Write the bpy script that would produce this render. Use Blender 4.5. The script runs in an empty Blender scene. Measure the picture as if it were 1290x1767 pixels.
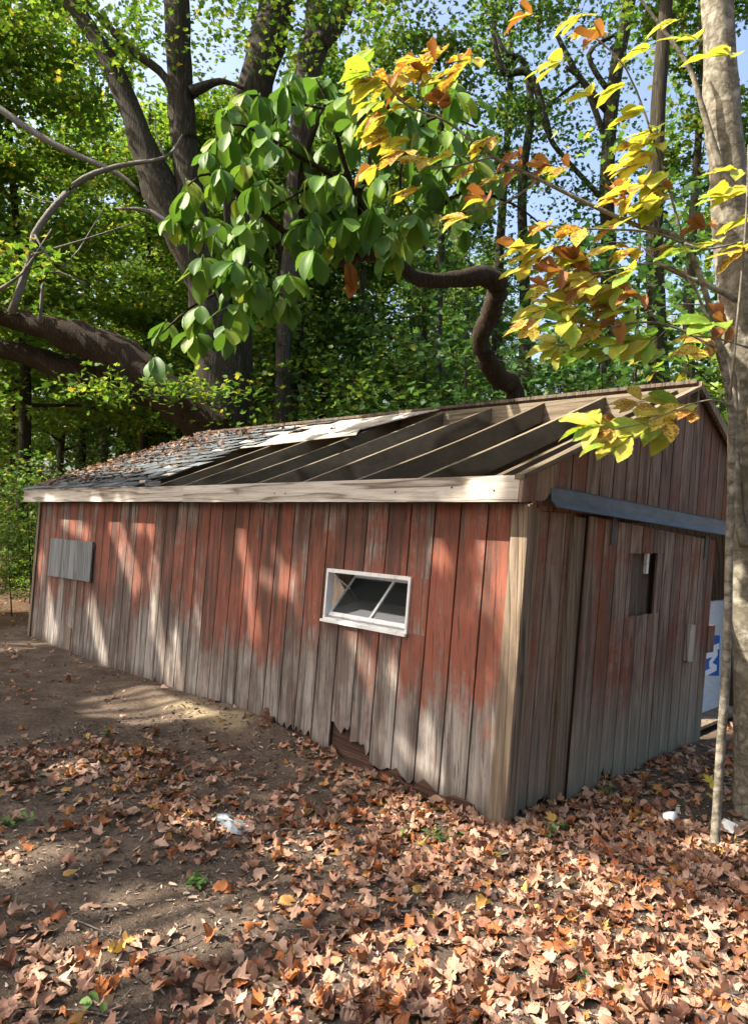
import bpy, math, random
import numpy as np
from mathutils import Vector, Matrix, noise as mnoise

random.seed(7); rng = np.random.default_rng(11)
sc = bpy.context.scene
col = sc.collection

# ------------------------------------------------------------------ camera
CAM = np.array([2.549, -3.6015, 1.7738]); YAW, PIT, ROL, FPX = 0.808, 0.0189, 0.0345, 1227.17
_fw = np.array([-math.sin(YAW)*math.cos(PIT), math.cos(YAW)*math.cos(PIT), math.sin(PIT)])
_rt = np.array([math.cos(YAW), math.sin(YAW), 0.0]); _up = np.cross(_rt, _fw)
RT = math.cos(ROL)*_rt + math.sin(ROL)*_up; UP = -math.sin(ROL)*_rt + math.cos(ROL)*_up; FW = _fw
cam = bpy.data.objects.new('camera', bpy.data.cameras.new('camera')); col.objects.link(cam)
cam.matrix_world = Matrix(((RT[0], UP[0], -FW[0], CAM[0]), (RT[1], UP[1], -FW[1], CAM[1]), (RT[2], UP[2], -FW[2], CAM[2]), (0, 0, 0, 1)))
cam.data.sensor_fit = 'VERTICAL'; cam.data.sensor_height = 24.0; cam.data.lens = FPX/1767*24.0
cam.data.clip_end = 2000; cam.data.clip_start = 0.05
sc.camera = cam
def pix(u, v, d):                      # photo pixel at depth d -> world point
    return CAM + d*(FW + (u-645)/FPX*RT - (v-883.5)/FPX*UP)
def to_pix(P):
    D = np.atleast_2d(P) - CAM; z = D@FW; zz = np.where(z < .05, .05, z)
    return 645 + FPX*(D@RT)/zz, 883.5 - FPX*(D@UP)/zz, z

# ------------------------------------------------------------------ world, sun, exposure
SUN_EL = math.radians(45); SUN_H = np.array([-0.60, -0.80])
SUN = np.array([SUN_H[0]*math.cos(SUN_EL), SUN_H[1]*math.cos(SUN_EL), math.sin(SUN_EL)])
w = bpy.data.worlds.new('World'); sc.world = w; w.use_nodes = True
nt = w.node_tree; bg = nt.nodes['Background']
sky = nt.nodes.new('ShaderNodeTexSky'); sky.sky_type = 'NISHITA'; sky.sun_disc = False
sky.sun_elevation = SUN_EL; sky.sun_rotation = math.atan2(SUN_H[0], SUN_H[1])
sky.air_density = 1.0; sky.dust_density = 6.0
nt.links.new(sky.outputs[0], bg.inputs[0]); bg.inputs[1].default_value = 0.15
sun = bpy.data.objects.new('sun', bpy.data.lights.new('sun', 'SUN')); col.objects.link(sun)
sun.data.energy = 5.0; sun.data.angle = math.radians(0.53); sun.data.color = (1.0, 0.92, 0.79)
sun.rotation_euler = Vector(-SUN).to_track_quat('-Z', 'Y').to_euler()
vs = sc.view_settings; vs.view_transform = 'Standard'; vs.look = 'None'; vs.exposure = 1.5; vs.gamma = 1.0; vs.use_curve_mapping = False
sc.cycles.max_bounces = 6; sc.cycles.diffuse_bounces = 3; sc.cycles.glossy_bounces = 3; sc.cycles.transmission_bounces = 4; sc.cycles.transparent_max_bounces = 6
sc.cycles.sample_clamp_indirect = 6.0; sc.cycles.use_denoising = True

# ------------------------------------------------------------------ materials
class N:
    def __init__(s, name):
        s.m = bpy.data.materials.new(name); s.m.use_nodes = True; s.t = s.m.node_tree
        s.b = s.t.nodes['Principled BSDF']; s.out = s.t.nodes['Material Output']
    def n(s, kind, **kw):
        nd = s.t.nodes.new('ShaderNode'+kind)
        for k, v in kw.items():
            if isinstance(k, str) and hasattr(nd, k): setattr(nd, k, v)
        return nd
    def put(s, sock, v):
        if isinstance(v, bpy.types.NodeSocket): s.t.links.new(v, sock)
        else: sock.default_value = v
    def noise(s, vec, scale, detail=4, rough=.6, dist=0.0, ch=0):
        nd = s.n('TexNoise'); s.put(nd.inputs['Vector'], vec); s.put(nd.inputs['Scale'], scale)
        nd.inputs['Detail'].default_value = detail; nd.inputs['Roughness'].default_value = rough; nd.inputs['Distortion'].default_value = dist
        return nd.outputs[ch]
    def math(s, op, a, b=0.0, c=0.0, clamp=False):
        nd = s.n('Math', operation=op); nd.use_clamp = clamp
        s.put(nd.inputs[0], a); s.put(nd.inputs[1], b); s.put(nd.inputs[2], c); return nd.outputs[0]
    def vmath(s, op, a, b):
        nd = s.n('VectorMath', operation=op); s.put(nd.inputs[0], a); s.put(nd.inputs[1], b); return nd.outputs[0]
    def ramp(s, f, stops):
        nd = s.n('ValToRGB'); e = nd.color_ramp.elements
        while len(e) < len(stops): e.new(0.5)
        for i, (p, c) in enumerate(stops):
            e[i].position = p; e[i].color = (c, c, c, 1) if not isinstance(c, tuple) else (*c, 1)
        s.put(nd.inputs[0], f); return nd.outputs[0]
    def mix(s, f, a, b, mode='MIX'):
        nd = s.n('Mix', data_type='RGBA'); nd.blend_type = mode
        s.put(nd.inputs[0], f)
        for i, v in ((6, a), (7, b)):
            s.put(nd.inputs[i], v if not isinstance(v, tuple) else (*v, 1))
        return nd.outputs[2]
    def pos(s): return s.n('NewGeometry').outputs['Position']
    def obj_rand(s): return s.n('ObjectInfo').outputs['Random']
    def island(s): return s.n('NewGeometry').outputs['Random Per Island']
    def bump(s, h, strength=.5, dist=.01):
        nd = s.n('Bump'); nd.inputs['Strength'].default_value = strength; nd.inputs['Distance'].default_value = dist
        s.put(nd.inputs['Height'], h); s.t.links.new(nd.outputs[0], s.b.inputs['Normal'])
    def done(s, colr=None, rough=.8, spec=.3):
        if colr is not None: s.put(s.b.inputs['Base Color'], colr if not isinstance(colr, tuple) else (*colr, 1))
        s.put(s.b.inputs['Roughness'], rough); s.b.inputs['Specular IOR Level'].default_value = spec
        return s.m

def comb(a, x, y, z):
    nd = a.n('CombineXYZ'); a.put(nd.inputs[0], x); a.put(nd.inputs[1], y); a.put(nd.inputs[2], z); return nd.outputs[0]

def wood_mat(name, stretch, dark, mid, light, paint=None, zramp=None, stain=.5, ring=5.0, foot=None, algae=0.0, crackf=.7):
    """weathered board; stretch = grain-space scale per axis (small along the grain)"""
    a = N(name); P = a.pos(); r = a.obj_rand()
    off = comb(a, a.math('MULTIPLY', r, 37.0), a.math('MULTIPLY', r, 91.0), a.math('MULTIPLY', r, 53.0))
    G = a.vmath('ADD', a.vmath('MULTIPLY', P, stretch), off)
    fine = a.noise(G, 48, 7, .78); coarse = a.noise(G, 9, 5, .6)
    msk = tuple(1.0 if x > .5 else 0.0 for x in stretch); dp = a.n('VectorMath', operation='DOT_PRODUCT'); a.put(dp.inputs[0], P); a.put(dp.inputs[1], msk)
    swirl = a.noise(G, 3.2, 3, .5)
    ph = a.math('ADD', a.math('MULTIPLY', dp.outputs['Value'], ring*4.0), a.math('MULTIPLY', swirl, 11.0))
    ringf = a.ramp(a.math('FRACT', ph), [(0.0, .15), (.12, .75), (.8, .55), (1.0, .15)])
    g = a.math('ADD', a.math('MULTIPLY', fine, .42), a.math('ADD', a.math('MULTIPLY', coarse, .28), a.math('MULTIPLY', ringf, .28)))
    c = a.ramp(g, [(.38, dark), (.49, mid), (.60, light)])
    c = a.mix(a.math('MULTIPLY', a.math('SUBTRACT', r, .5, clamp=True), .7), c, dark)
    big = a.noise(P, 2.1, 4, .6)
    if zramp:
        sep = a.n('SeparateXYZ'); a.put(sep.inputs[0], P); z = a.math('MULTIPLY', sep.outputs[2], .45)
        if foot: c = a.mix(a.math('MULTIPLY', a.ramp(z, foot[0]), a.ramp(a.math('ADD', coarse, a.math('MULTIPLY', big, .4)), [(.5, 0.0), (.75, 1.0)])), c, foot[1])
        pm = a.ramp(z, zramp)
        streak = a.noise(a.vmath('ADD', a.vmath('MULTIPLY', P, tuple(s*.6 if s > .5 else s*.7 for s in stretch)), off), 16, 5, .7)
        m = a.math('ADD', pm, a.math('ADD', a.math('MULTIPLY', a.math('SUBTRACT', streak, .5), 1.15), a.math('ADD', a.math('MULTIPLY', a.math('SUBTRACT', big, .5), 1.1), a.math('ADD', a.math('MULTIPLY', a.math('SUBTRACT', r, .5), .42), a.math('MULTIPLY', a.math('SUBTRACT', ringf, .5), .22)))))
        patch = a.noise(P, 9, 6, .75)
        m = a.math('ADD', m, a.math('MULTIPLY', a.math('SUBTRACT', patch, .5), .9))
        m = a.ramp(m, [(.36, 0.0), (.74, 1.0)])
        pc = a.mix(fine, tuple(x*.62 for x in paint), paint)
        pc = a.mix(a.ramp(big, [(.35, 0.0), (.7, .45)]), pc, tuple(x*.6 for x in paint))
        c = a.mix(a.math('MULTIPLY', m, a.math('SUBTRACT', .98, a.math('MULTIPLY', a.ramp(ringf, [(.2, 1.0), (.5, 0.0)]), .45))), c, pc)
        c = a.mix(a.math('MULTIPLY', a.ramp(a.noise(a.vmath('MULTIPLY', P, (1, 1, .4)), 1.7, 5, .7), [(.47, 0.0), (.60, 1.0)]), stain*.95), c, (.085, .052, .040))
        # dark vertical run stains at random, then cracks, and darker towards the bottom
        run = a.noise(a.vmath('ADD', a.vmath('MULTIPLY', P, (1, 1, .05)), off), 10, 4, .6)
        c = a.mix(a.math('MULTIPLY', a.ramp(run, [(.50, 0.0), (.62, 1.0)]), stain), c, (.055, .042, .036))
        crack = a.noise(a.vmath('ADD', a.vmath('MULTIPLY', P, (1, 1, .035)), off), 62, 5, .75)
        c = a.mix(a.math('MULTIPLY', a.ramp(crack, [(.55, 0.0), (.63, 1.0)]), crackf), c, (.035, .026, .022))
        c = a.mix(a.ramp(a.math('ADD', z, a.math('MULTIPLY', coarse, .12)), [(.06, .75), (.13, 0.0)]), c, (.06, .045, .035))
        if algae: c = a.mix(a.math('MULTIPLY', a.ramp(z, [(.05, 1.0), (.35, 0.0)]), algae), c, (.25, .26, .20))
    else:
        c = a.mix(a.math('MULTIPLY', a.ramp(a.noise(G, 4, 5, .6), [(.48, 0.0), (.7, 1.0)]), stain), c, tuple(x*.4 for x in dark))
    kn = a.n('TexVoronoi'); a.put(kn.inputs['Vector'], a.vmath('ADD', a.vmath('MULTIPLY', P, tuple(x if x > .5 else .35 for x in stretch)), off)); kn.inputs['Scale'].default_value = 3.2
    c = a.mix(a.ramp(kn.outputs['Distance'], [(.03, .8), (.075, 0.0)]), c, (.05, .035, .028))
    a.bump(a.math('ADD', g, a.math('MULTIPLY', fine, .5)), .8, .008)
    return a.done(c, .86, .2)

LW = (1, 1, .045)
M = {}
M['red_plank'] = wood_mat('faded_red_plank', LW, (.062, .048, .039), (.185, .155, .132), (.36, .32, .285), (.33, .108, .068),
    [(.02, -.25), (.20, .14), (.32, .50), (.5, .78), (.66, .82), (.80, .70), (.9, .55)], .72, foot=([(.0, 1.0), (.4, .0)], (.33, .295, .265)))
M['gable_plank'] = wood_mat('brown_red_plank', LW, (.11, .072, .050), (.20, .138, .098), (.30, .22, .16), (.27, .092, .052),
    [(.0, .1), (.2, .44), (.45, .58), (.8, .50), (.9, .42), (1.0, .34)], .35, ring=2, algae=.25, crackf=.35)
M['door_plank'] = wood_mat('red_brown_door_plank', LW, (.11, .074, .052), (.215, .15, .106), (.34, .265, .20), (.33, .092, .042),
    [(.0, -.2), (.14, .05), (.26, .34), (.42, .52), (.62, .42), (.72, .56), (.82, .42)], .42, ring=2, algae=.45, crackf=.4)
M['trim'] = wood_mat('bare_trim_board', LW, (.085, .060, .040), (.20, .148, .102), (.34, .265, .19), stain=.55)
M['fascia'] = wood_mat('pale_fascia_board', (.06, 1, 1), (.17, .14, .11), (.42, .37, .31), (.62, .57, .50), stain=.28, ring=3)
M['fascia_v'] = wood_mat('pale_handle_board', LW, (.13, .105, .08), (.30, .26, .21), (.46, .41, .34), stain=.3, ring=3)
M['rafter'] = wood_mat('rafter_lumber', (1, .06, .12), (.075, .056, .036), (.15, .118, .078), (.24, .195, .135), stain=.4, ring=3)
M['ridge'] = wood_mat('ridge_lumber', (.06, 1, 1), (.11, .084, .055), (.20, .16, .11), (.30, .25, .18), stain=.3, ring=3)
M['grey_board'] = wood_mat('silver_grey_board', LW, (.08, .085, .088), (.17, .18, .185), (.28, .29, .295), stain=.6)
M['plywood'] = wood_mat('bare_plywood', (.1, 1, 1), (.22, .18, .14), (.42, .37, .31), (.58, .53, .46), stain=.4, ring=2)
M['dark_wood'] = wood_mat('old_framing', (1, 1, .1), (.045, .033, .026), (.10, .075, .058), (.17, .13, .10), stain=.4)
M['groove'] = N('dirty_shaded_groove').done((.022, .015, .012), .95, .1)  # near-black: groove dirt plus the shade between planks put into the colour
M['rot'] = wood_mat('rotten_sill', (.1, 1, 1), (.03, .017, .013), (.075, .038, .027), (.14, .072, .05), stain=.5)

a = N('asphalt_shingle'); P = a.pos(); r = a.obj_rand()
c = a.ramp(a.math('ADD', a.math('MULTIPLY', a.noise(P, 160, 3, .7), .6), a.math('MULTIPLY', r, .4)), [(.25, (.04, .046, .05)), (.6, (.105, .12, .13)), (.85, (.20, .22, .235))])
c = a.mix(a.ramp(a.noise(P, 5, 4, .6), [(.5, 0.0), (.72, .7)]), c, (.09, .065, .045))
a.bump(a.noise(P, 220, 3, .8), .6, .004); M['shingle'] = a.done(c, .95, .15)

a = N('galvanised_track'); P = a.pos()
c = a.ramp(a.noise(a.vmath('MULTIPLY', P, (1, .3, 1)), 14, 5, .7), [(.3, (.045, .052, .056)), (.6, (.09, .10, .108)), (.8, (.14, .15, .155))])
a.b.inputs['Metallic'].default_value = .35; M['galv'] = a.done(c, a.math('ADD', .38, a.math('MULTIPLY', a.noise(P, 30, 3), .3)), .4)
a = N('white_window_paint'); P = a.pos()
c = a.ramp(a.noise(P, 14, 5, .7), [(.30, (.46, .45, .42)), (.44, (.70, .70, .68)), (.8, (.78, .78, .76))]); M['white'] = a.done(c, .5, .4)
a = N('window_glass'); a.b.inputs['Transmission Weight'].default_value = 0.75; a.b.inputs['IOR'].default_value = 1.5
gp = a.noise(a.pos(), 16, 5, .7)
M['glass'] = a.done((.10, .115, .11), a.ramp(gp, [(.4, .02), (.75, .16)]), .8)
a = N('foil_insulation'); P = a.pos()
c = a.ramp(a.noise(P, 26, 4, .6), [(.3, (.46, .54, .60)), (.7, (.66, .73, .78))]); a.bump(a.noise(a.vmath('MULTIPLY', P, (1, .35, 1)), 34, 4, .6), .6, .01)
a.b.inputs['Metallic'].default_value = .25; M['foil'] = a.done(c, .42, .5)
M['blue'] = N('blue_print').done((.015, .10, .42), .5, .3)
M['white_print'] = N('white_print').done((.70, .76, .80), .5, .3)
M['dark_metal'] = N('dark_iron').done((.05, .045, .04), .6, .4)
a = N('plastic_scrap'); M['plastic'] = a.done(a.ramp(a.noise(a.pos(), 30, 3), [(.3, (.06, .075, .09)), (.7, (.15, .175, .205))]), .55, .4)
M['chalk'] = N('white_plastic').done((.75, .75, .72), .45, .4)

def bark_mat(name, dark, mid, light, scale=(9, 9, 1.6), blotch=None, bstr=.8):
    a = N(name); tc = a.n('TexCoord').outputs['Object']; P = a.vmath('MULTIPLY', tc, (scale[0], scale[1], scale[2]))
    f = a.noise(P, 2.2, 7, .72, .4); f2 = a.noise(a.vmath('MULTIPLY', tc, (scale[0]*1.8, scale[1]*1.8, scale[2]*.55)), 1.6, 4, .6)
    g = a.math('ADD', a.math('MULTIPLY', f, .55), a.math('MULTIPLY', a.math('ABSOLUTE', a.math('SUBTRACT', f2, .5)), 1.7)); g = a.math('ADD', g, .06)
    c = a.ramp(g, [(.3, dark), (.52, mid), (.75, light)])
    if blotch: c = a.mix(a.ramp(a.noise(tc, 2.6, 4, .65), [(.5, 0.0), (.62, .8)]), c, blotch)
    a.bump(g, bstr, .03); return a.done(c, .9, .2)
M['bark_dark'] = bark_mat('maple_bark', (.018, .014, .008), (.046, .038, .024), (.10, .086, .058))
M['bark_mid'] = bark_mat('grey_brown_bark', (.032, .026, .02), (.078, .065, .052), (.15, .13, .108))
M['bark_red'] = bark_mat('red_brown_bark', (.017, .011, .006), (.042, .028, .016), (.08, .056, .034))
M['bark_pale'] = bark_mat('pale_smooth_bark', (.085, .075, .055), (.225, .20, .155), (.36, .335, .275), scale=(4, 4, 11), blotch=(.13, .115, .082), bstr=.35)
M['dead'] = bark_mat('dead_grey_twig', (.10, .088, .075), (.22, .20, .175), (.36, .33, .29), scale=(20, 20, 8))

def leaf_mat(name, stops, rand='island', trans=.45, rough=.5, vein=None, spot=None):
    a = N(name); r = a.island() if rand == 'island' else a.obj_rand()
    c = a.ramp(r, stops)
    if spot: c = a.mix(a.ramp(a.math('ADD', a.noise(a.n('TexCoord').outputs['Object'], spot[1], 4, .65), a.math('MULTIPLY', r, .15)), [(.54, 0.0), (.66, 1.0)]), c, spot[0])
    a.done(c, rough, .25)
    tl = a.n('BsdfTranslucent'); a.put(tl.inputs[0], a.mix(1.0, c, (1.0, 1.0, .55), 'MULTIPLY'))
    mx = a.n('MixShader'); mx.inputs[0].default_value = trans
    a.t.links.new(a.b.outputs[0], mx.inputs[1]); a.t.links.new(tl.outputs[0], mx.inputs[2]); a.t.links.new(mx.outputs[0], a.out.inputs[0])
    return a.m
M['leaf_maple'] = leaf_mat('maple_foliage', [(0, (.045, .105, .022)), (.5, (.085, .175, .032)), (.85, (.16, .24, .04)), (1, (.30, .28, .05))], trans=.5)
M['leaf_bright'] = leaf_mat('yellowing_foliage', [(0, (.08, .17, .026)), (.5, (.135, .25, .035)), (.9, (.25, .33, .05)), (1, (.36, .30, .05))], trans=.52)
M['leaf_blue'] = leaf_mat('dark_foliage', [(0, (.028, .075, .025)), (.6, (.055, .125, .038)), (1, (.10, .18, .045))], trans=.5)
M['leaf_big'] = leaf_mat('broad_green_leaf', [(0, (.06, .135, .024)), (.5, (.10, .205, .033)), (.9, (.17, .27, .04)), (1, (.25, .28, .04))], 'obj', .42, .5)
M['leaf_big_in'] = leaf_mat('broad_green_inner_leaf', [(0, (.06, .135, .024)), (.5, (.10, .205, .033)), (.9, (.17, .27, .04)), (1, (.25, .28, .04))], 'island', .42, .5)
M['leaf_rust'] = leaf_mat('rust_leaf', [(0, (.30, .10, .035)), (1, (.42, .17, .06))], 'obj', .35, .6)
M['leaf_lime'] = leaf_mat('lime_leaflet', [(0, (.17, .33, .04)), (.6, (.28, .42, .055)), (1, (.44, .47, .065))], 'obj', .45, .5, spot=((.46, .40, .06), 9))
M['leaf_yellow'] = leaf_mat('yellow_leaflet', [(0, (.50, .44, .07)), (.6, (.60, .49, .085)), (1, (.52, .36, .07))], 'obj', .42, .5, spot=((.30, .12, .035), 10))
M['leaf_brown'] = leaf_mat('brown_leaflet', [(0, (.20, .075, .03)), (1, (.38, .17, .055))], 'obj', .35, .6)
LIT = [((.33, .18, .115), 'tan'), ((.43, .275, .195), 'pink tan'), ((.36, .125, .04), 'orange'), ((.12, .05, .033), 'dark brown')]
for i, (c, n_) in enumerate(LIT):
    M['fall%d' % i] = leaf_mat('fallen_%s_leaf' % n_.replace(' ', '_'), [(0, tuple(x*.7 for x in c)), (.5, c), (1, tuple(min(1, x*1.35) for x in c))], 'obj', .15, .7)
M['litter'] = leaf_mat('leaf_litter', [(0, (.10, .045, .03)), (.15, (.22, .10, .058)), (.4, (.36, .205, .135)), (.75, (.45, .29, .205)), (.86, (.37, .135, .045)), (.95, (.26, .085, .035)), (1, (.50, .34, .09))], 'island', .15, .7)
M['roof_litter'] = leaf_mat('roof_leaf_litter', [(0, (.05, .032, .024)), (.5, (.13, .07, .045)), (1, (.28, .16, .10))], 'island', .1, .8)
M['chips'] = leaf_mat('wood_chips_and_bits', [(0, (.05, .038, .03)), (.4, (.15, .105, .075)), (.8, (.30, .225, .16)), (1, (.52, .43, .32))], 'island', .0, .8)
M['weed'] = leaf_mat('weed_green', [(0, (.06, .14, .04)), (1, (.14, .24, .06))], 'island', .3, .5)

a = N('forest_soil'); P = a.pos()
n1 = a.noise(P, 3.0, 6, .65); n2 = a.noise(P, 38, 5, .75)
c = a.ramp(a.math('ADD', a.math('MULTIPLY', n1, .5), a.math('MULTIPLY', n2, .5)), [(.32, (.05, .036, .027)), (.48, (.112, .081, .060)), (.62, (.205, .152, .112)), (.76, (.36, .28, .21))])
sep = a.n('SeparateXYZ'); a.put(sep.inputs[0], P)
dx = a.math('DIVIDE', a.math('ADD', sep.outputs[0], 3.1), 1.35); dy = a.math('DIVIDE', a.math('ADD', sep.outputs[1], .22), .42)
dd = a.math('ADD', a.math('ADD', a.math('MULTIPLY', dx, dx), a.math('MULTIPLY', dy, dy)), a.math('MULTIPLY', n1, 1.2))
c = a.mix(a.ramp(dd, [(.55, .85), (1.0, 0.0)]), c, a.mix(n2, (.32, .24, .14), (.52, .42, .26)))
# leafy forest floor further back
fl = a.ramp(a.noise(P, 14, 5, .7), [(.35, (.045, .03, .02)), (.55, (.13, .075, .045)), (.75, (.10, .10, .04))])
c = a.mix(a.math('GREATER_THAN', a.math('SUBTRACT', a.math('MULTIPLY', sep.outputs[0], -1.0), a.math('MULTIPLY', n1, 2.0)), 8.2), c, fl)
a.bump(a.math('ADD', n2, a.math('MULTIPLY', a.noise(P, 120, 3, .8), .5)), .9, .03); M['soil'] = a.done(c, .95, .12)

# ------------------------------------------------------------------ mesh helpers
SX, SY = .0405, .028                     # the old shed has racked a little
def shear(v): return (v[0]+SX*v[2], v[1]+SY*v[2], v[2])
def put(o, parent=None, label=None, cat=None, group=None, kind=None):
    col.objects.link(o)
    if parent is not None: o.parent = parent
    if label: o['label'] = label
    if cat: o['category'] = cat
    if group: o['group'] = group
    if kind: o['kind'] = kind
    return o
def empty(name, loc=(0, 0, 0), **kw):
    o = bpy.data.objects.new(name, None); o.location = loc; o.empty_display_size = .2
    return put(o, **kw)
class MB:
    def __init__(s): s.v = []; s.f = []
    def add(s, vs, fs):
        b = len(s.v); s.v += [tuple(map(float, v)) for v in vs]; s.f += [tuple(i+b for i in f) for f in fs]; return s
    def box(s, x0, x1, y0, y1, z0, z1):
        v = [(x0, y0, z0), (x1, y0, z0), (x1, y1, z0), (x0, y1, z0), (x0, y0, z1), (x1, y0, z1), (x1, y1, z1), (x0, y1, z1)]
        return s.add(v, [(3, 2, 1, 0), (4, 5, 6, 7), (0, 1, 5, 4), (1, 2, 6, 5), (2, 3, 7, 6), (3, 0, 4, 7)])
    def prism(s, poly, fn, d0, d1):
        """poly: ccw list of (a,b); fn(a,b,d) -> xyz; extruded from d0 to d1"""
        n = len(poly); v = [fn(a_, b_, d0) for a_, b_ in poly]+[fn(a_, b_, d1) for a_, b_ in poly]
        return s.add(v, [tuple(range(n)), tuple(range(2*n-1, n-1, -1))]+[(i, i+n, (i+1) % n+n, (i+1) % n) for i in range(n)])
    def tube(s, pts, rad, sides=8, wob=0.0, seed=0.0):
        pts = [Vector(p) for p in pts]; n = len(pts); b = len(s.v); rr = random.Random(seed)
        ref = Vector((.31, .22, .92)); vs = []
        for i, p in enumerate(pts):
            t = (pts[min(i+1, n-1)]-pts[max(i-1, 0)]).normalized()
            u = t.cross(Vector((1, .1, 0)) if abs(t.z) > .7 else Vector((0, 0, 1))).normalized(); w_ = t.cross(u)
            for k in range(sides):
                an = 2*math.pi*k/sides; q = rad[i]*(1+wob*(mnoise.noise(Vector((math.cos(an)*1.4+seed, math.sin(an)*1.4, i*.55)))))
                vs.append(tuple(p+u*math.cos(an)*q+w_*math.sin(an)*q))
        fs = [(i*sides+k, i*sides+(k+1) % sides, (i+1)*sides+(k+1) % sides, (i+1)*sides+k) for i in range(n-1) for k in range(sides)]
        fs += [tuple(range(sides-1, -1, -1)), tuple((n-1)*sides+k for k in range(sides))]
        return s.add(vs, fs)
    def mesh(s, name, mat, sh=False, smooth=False, mat2=None, split=0):
        me = bpy.data.meshes.new(name); me.from_pydata([shear(v) for v in s.v] if sh else s.v, [], s.f)
        me.materials.append(mat); me.update()
        if mat2:
            me.materials.append(mat2); me.polygons.foreach_set('material_index', [0 if k < split else 1 for k in range(len(me.polygons))])
        if smooth: me.polygons.foreach_set('use_smooth', [True]*len(me.polygons))
        return me
    def build(s, name, mat, parent=None, sh=False, smooth=False, **kw):
        return put(bpy.data.objects.new(name, s.mesh(name, mat, sh, smooth)), parent, **kw)
def fast_mesh(name, verts, polys, mat, smooth=False):
    """verts (N,3), polys: list of int arrays (n_i,k_i)"""
    me = bpy.data.meshes.new(name); me.vertices.add(len(verts)); me.vertices.foreach_set('co', np.asarray(verts, np.float32).ravel())
    loops = np.concatenate([p.ravel() for p in polys]); tot = np.concatenate([np.full(len(p), p.shape[1]) for p in polys])
    me.loops.add(len(loops)); me.loops.foreach_set('vertex_index', loops.astype(np.int32))
    me.polygons.add(len(tot)); st = np.concatenate([[0], np.cumsum(tot)[:-1]]); me.polygons.foreach_set('loop_start', st.astype(np.int32))
    me.materials.append(mat); me.update(calc_edges=True); me.validate()
    return me
def smoothpath(pts, n=4):
    P = np.array(pts, float); out = []
    for i in range(len(P)-1):
        p0 = P[max(i-1, 0)]; p1 = P[i]; p2 = P[i+1]; p3 = P[min(i+2, len(P)-1)]
        for k in range(n):
            t = k/n; out.append(.5*((2*p1)+(-p0+p2)*t+(2*p0-5*p1+4*p2-p3)*t*t+(-p0+3*p1-3*p2+p3)*t**3))
    out.append(P[-1]); return np.array(out)

# ------------------------------------------------------------------ leaf shapes
def halves(half):
    """outline half from base to tip -> verts, two polygons folded on the midrib"""
    r = list(half); l = [(-x, y) for x, y in half[1:-1]]
    v = r+l; n = len(r); right = list(range(n)); left = [0]+[n+i for i in range(len(l))]+[n-1]
    return np.array(v, float), right, left[::-1]
MAPLE = [(0, 0), (.10, -.05), (.27, -.04), (.23, .09), (.50, .20), (.39, .27), (.56, .50), (.36, .46), (.17, .44), (.23, .66), (.13, .68), (0, 1)]
STAR = [(0, 0), (.26, -.02), (.46, .22), (.30, .30), (.46, .56), (.15, .50), (0, 1)]
def leaf_cloud(name, pos, nrm, size, half, mat, fold=.18, curl=0.0):
    """many leaves in one mesh; nrm = leaf normals, random heading"""
    v2, R, L = halves(half); n = len(pos); k = len(v2)
    nrm = nrm/np.linalg.norm(nrm, axis=1, keepdims=True)
    h = rng.normal(size=(n, 3)); h -= (h*nrm).sum(1, keepdims=True)*nrm; h /= np.linalg.norm(h, axis=1, keepdims=True)
    s = np.cross(h, nrm)
    x, y = v2[:, 0], v2[:, 1]-.4
    zf = fold*np.abs(x); cu = (rng.normal(size=(n, 1))*curl)
    z = zf[None, :]*rng.uniform(.2, 1.8, (n, 1)) + cu*((y[None, :]**2)*1.6+x[None, :]**2)
    V = pos[:, None, :] + size[:, None, None]*(x[None, :, None]*s[:, None, :]+y[None, :, None]*h[:, None, :]+z[:, :, None]*nrm[:, None, :])
    base = (np.arange(n)*k)[:, None]
    return fast_mesh(name, V.reshape(-1, 3), [base+np.array(R)[None, :], base+np.array(L)[None, :]], mat)

def variant_cloud(name, meshes, mats4, mat):
    """one joined mesh of transformed copies; meshes: list of (verts, faces by size); mats4: (variant, 4x4)"""
    Vs, polys, b0 = [], {}, 0
    for k_, mw in mats4:
        v, fs = meshes[k_]; Vs.append(v@mw[:3, :3].T+mw[:3, 3])
        for n_, f_ in fs.items(): polys.setdefault(n_, []).append(f_+b0)
        b0 += len(v)
    return fast_mesh(name, np.concatenate(Vs), [np.concatenate(p) for p in polys.values()], mat)
def mesh_arrays(me):
    v = np.array([x.co[:] for x in me.vertices]); fs = {}
    for p in me.polygons: fs.setdefault(len(p.vertices), []).append(list(p.vertices))
    return v, {n_: np.array(f_) for n_, f_ in fs.items()}
def frame(P, head, nrm, size):
    y = Vector(head).normalized(); z = Vector(nrm); z = (z-y*z.dot(y)).normalized(); x = y.cross(z)
    return np.array(((x[0]*size, y[0]*size, z[0]*size, P[0]), (x[1]*size, y[1]*size, z[1]*size, P[1]), (x[2]*size, y[2]*size, z[2]*size, P[2]), (0, 0, 0, 1)))
import bmesh
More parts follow.
